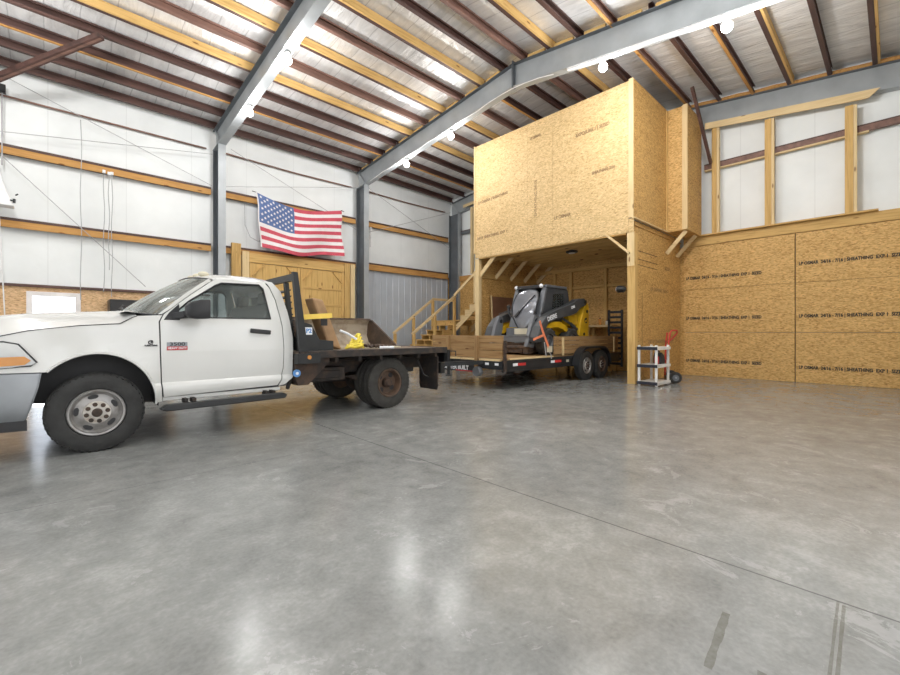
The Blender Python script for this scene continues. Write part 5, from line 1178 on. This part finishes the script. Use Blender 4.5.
mb = MB(); mb.bar((fx(2.18) - .05, CY - .28, 2.18), (fx(1.72) - .06, CY + .12, 1.72), .02, .03, (1, 0, 0)); mb.bar((fx(1.78) - .055, CY + .07, 1.78), (fx(1.60) - .06, CY + .2, 1.62), .05, .05, (1, 0, 0)); build('wiper', mb, 'black', dg_)
for k in (-1, 1):
    mb = MB(); mb.hexa([(CF, CY + k * .38, 2.38), (CF - .03, CY + k * .38, 2.38), (CF - .03, CY + k * .45, 2.38), (CF, CY + k * .45, 2.38), (8.97, CY + k * .22, 1.36), (8.92, CY + k * .22, 1.36), (8.92, CY + k * .47, 1.36), (8.97, CY + k * .47, 1.36)])
    build('front_frame', mb, 'jdl', sk)
mb = MB(); mb.box(CF - .13, CF - .02, CY - .38, CY + .38, 2.36, 2.45); build('brow', mb, 'black', sk, bevel=.015)
for k in (-1, 1):
    mb = MB(); mb.sphere((CF - .10, CY + k * .39, 2.415), .055, 12, 8); build('work_lamp', mb, 'decal', sk, smooth=60, label='round white work lamp')
mb = MB(); mb.box(8.86, 8.96, SY - .48, SY + .44, .90, 1.34); mb.box(8.68, 8.75, SY + .62, SY + .76, .95, 1.42); build('front_step', mb, 'jdl', sk)
mb = MB(); mb.bar((8.78, SY - .44, 1.25), (8.78, SY + .10, 1.25), .03, .15); mb.box(8.70, 8.80, SY - .42, SY + .08, 1.12, 1.15); build('tread_plate', mb, 'cream', sk)
mb = MB(); mb.box(8.40, 8.46, SY - .62, SY + .24, .98, 1.13); mb.box(8.38, 8.46, SY - .62, SY + .24, 1.13, 1.15); cq = build('coupler_plate', mb, 'jdl', sk, bevel=.01)
mb = MB(); mb.box(8.47, 8.62, SY - .55, SY - .40, .70, 1.05); mb.box(8.47, 8.62, SY + .10, SY + .25, .70, 1.05); mb.bar((8.46, SY - .38, .74), (8.60, SY + .1, .98), .06, .08); mb.box(8.5, 8.95, SY - .52, SY + .52, .72, .95); mb.cyl((8.5, SY - .58, .85), (8.5, SY + .58, .85), .05, 10); build('coupler_linkage', mb, 'bucketd', cq)
for k in (-1, 1):
    mb = MB(); y = SY + k * .56; mb.prism([(8.34, .88), (8.62, .84), (8.80, 1.30), (8.82, 1.62), (8.66, 1.66), (8.52, 1.40)], 'y', y - .05, y + .05); build('lower_arm', mb, 'jdl', sk, bevel=.01)
    mb = MB(); mb.cyl((8.72, y - .07, 1.52), (8.72, y + .07, 1.52), .05, 12); mb.cyl((8.46, y - .07, 1.0), (8.46, y + .07, 1.0), .045, 12); mb.tube([(8.70, y, 1.42), (8.50, y, 1.05)], .045, 8); build('tilt_cylinder', mb, 'satin', sk, smooth=40)
mb = MB(); mb.tube([(8.95, CY + .42, 1.62), (8.9, CY + .48, 1.78), (8.95, CY + .50, 1.92)], .03, 6); mb.sphere((8.93, CY + .49, 1.9), .055, 10, 6); build('mirror', mb, 'black', sk, smooth=50)
mb = MB(); mb.tube([(8.95, SY - .5, 1.62), (8.8, SY - .54, 1.58), (8.75, SY - .5, 1.3), (8.7, SY - .4, 1.05)], .018, 6); mb.tube([(8.95, SY - .45, 1.7), (8.85, SY - .5, 1.75), (8.9, SY - .5, 2.0)], .014, 6); build('hydraulic_hose', mb, 'black', sk, smooth=60)
# ratchet strap and its chain
mb = MB(); mb.bar((8.10, 5.56, 1.48), (8.22, 5.56, 1.24), .012, .06); mb.bar((8.22, 5.56, 1.24), (8.52, 5.56, .78), .012, .06); mb.bar((7.88, 5.58, 1.06), (8.25, 5.56, 1.16), .012, .05)
o = build('ratchet_strap', mb, 'orange', label='orange-red ratchet strap holding the loader down at the trailer edge', cat='strap')
mb = MB(); mb.box(8.44, 8.58, 5.54, 5.60, .76, .90); build('ratchet', mb, 'cream', o)
mb = MB(); mb.tube([(8.5, 5.56, .76), (8.58, 5.57, .68), (8.60, 5.575, .60)], .012, 6); mb.tube([(8.30, 5.57, 1.0), (8.34, 5.57, .8), (8.38, 5.575, .665)], .012, 6); build('hook_chain', mb, 'cable', o)
# ------------------------------------------------------------------ shelf cart and hand truck
sh = empty('shelf_unit', (10.3, 3.9, 0), 'white three-tier plastic shelf with dark front lips beside the loft post', 'shelf')
sx0, sx1, sy0, sy1 = 9.86, 10.62, 3.66, 4.09
for x in (sx0, sx1 - .05):
    for y in (sy0, sy1 - .05):
        mb = MB(); mb.box(x, x + .05, y, y + .05, 0, .93); build('leg', mb, 'shelfw', sh, bevel=.008)
for z in (.07, .46, .86):
    mb = MB(); mb.box(sx0 - .012, sx1 + .01, sy0 - .012, sy1 + .012, z, z + .028); mb.box(sx0 - .012, sx1 + .01, sy0 - .022, sy0 - .0125, z - .035, z + .03); sf = build('shelf', mb, 'shelfw', sh)
    mb = MB(); mb.box(sx0 - .024, sx0 - .0125, sy0 - .012, sy1 + .012, z - .035, z + .035); build('front_lip', mb, 'dkblue', sf, label='dark front lip')
bg = empty('tool_bag', (10.42, 3.85, .488), 'small black bag on the middle shelf of the white unit', 'bag')
mb = MB(); mb.prism([(10.30, .489), (10.58, .489), (10.56, .62), (10.50, .70), (10.38, .76), (10.32, .68)], 'y', 3.74, 3.92); build('body', mb, 'black', bg, bevel=.02)
mb = MB(); mb.tube([(10.36, 3.83, .745), (10.40, 3.83, .80), (10.48, 3.83, .76), (10.5, 3.83, .70)], .012, 6); build('handle', mb, 'satin', bg, smooth=60)
mb = MB(); mb.prism([(10.285, .50), (10.298, .50), (10.316, .66), (10.305, .66)], 'y', 3.78, 3.88); build('red_patch', mb, 'redg', bg)
ht = empty('hand_truck', (11.05, 3.75, 0), 'red hand truck with black wheels behind the white shelf', 'hand truck')
mb = MB()
for y in (3.62, 3.95): mb.tube([(10.92, y, .10), (10.95, y, 1.0), (10.98, y, 1.22)], .022, 8)
for z in (.25, .55, .85, 1.0): mb.tube([(10.93, 3.62, z), (10.93, 3.95, z)], .016, 8)
mb.tube([(10.98, 3.62, 1.22), (11.02, 3.64, 1.27), (11.14, 3.70, 1.27), (11.16, 3.76, 1.21), (11.06, 3.76, 1.08), (10.97, 3.74, 1.0)], .02, 8); build('frame', mb, 'red', ht, smooth=50)
mb = MB(); mb.box(10.72, 10.93, 3.62, 3.95, .012, .03); mb.box(10.905, 10.93, 3.62, 3.95, .03, .16); build('toe_plate', mb, 'satin', ht)
mb = MB(); mb.cyl((11.08, 3.46, .14), (11.08, 4.11, .14), .014, 8); build('axle', mb, 'cable', ht)
for y, s in ((3.50, -1), (4.00, 1)):
    c = (11.08, y, .14)
    mb = MB(); mb.lathe([(.075, .01), (.1, -.0), (.13, .012), (.138, .03), (.138, .05), (.13, .068), (.1, .08), (.075, .07)], c, 'y', 28, closed=True); wo = build('wheel', mb, 'rubber', ht, smooth=40)
    mb = MB(); mb.lathe([(.015, .06), (.074, .06), (.076, .02), (.05, .025), (.03, .01), (.015, .01)], c, 'y', 20); build('hub', mb, 'jdl', wo, smooth=40)
ht.rotation_euler = (0, 0, R(-60)); ht.location = (11.03, 3.74, 0)
# ------------------------------------------------------------------ outside, light, camera
mb = MB(); mb.box(-16, XF, -14, 24, -.22, -.02); mb.box(XF, 14, YA + .1, 24, -.22, -.02); mb.box(XF, 14, -14, YN, -.22, -.02)
build('apron', mb, 'concrete_apron', kind='structure', origin=(0, 0, 0))
w = bpy.data.worlds.new('daylight'); SC.world = w; w.use_nodes = True; nt = w.node_tree
sky = nt.nodes.new('ShaderNodeTexSky'); sky.sky_type = 'NISHITA'; sky.sun_disc = False; sky.sun_elevation = R(48); sky.sun_rotation = R(200); sky.dust_density = 4.; sky.air_density = 1.0
mxs = nt.nodes.new('ShaderNodeMixRGB'); mxs.inputs['Fac'].default_value = .75; mxs.inputs['Color2'].default_value = (7.5, 7.6, 7.8, 1)
nt.links.new(sky.outputs[0], mxs.inputs['Color1']); nt.links.new(mxs.outputs[0], nt.nodes['Background'].inputs['Color']); nt.nodes['Background'].inputs['Strength'].default_value = .42
sl_ = bpy.data.lights.new('sun', 'SUN'); sl_.energy = 8.; sl_.angle = R(.6); sl_.color = (1, .96, .9)
so = bpy.data.objects.new('sun', sl_); COL.objects.link(so); so.rotation_euler = Vector((.02, -.91, -.42)).to_track_quat('-Z', 'Y').to_euler()
cam = bpy.data.cameras.new('camera'); co = bpy.data.objects.new('camera', cam); COL.objects.link(co)
co.location = (0, 0, 1.22); co.rotation_euler = (R(90), 0, R(-(90 - (90 - 46.45))) if False else R(-43.55 - 0.0))
f_px = 423.; cam.sensor_fit = 'HORIZONTAL'; cam.sensor_width = 36; cam.lens = f_px / 900 * 36; cam.shift_y = -5 / 900; cam.clip_start = .05; cam.clip_end = 200
SC.camera = co
SC.view_settings.view_transform = 'Standard'; SC.view_settings.look = 'None'; SC.view_settings.gamma = 1; SC.view_settings.use_curve_mapping = False
SC.view_settings.exposure = -0.25
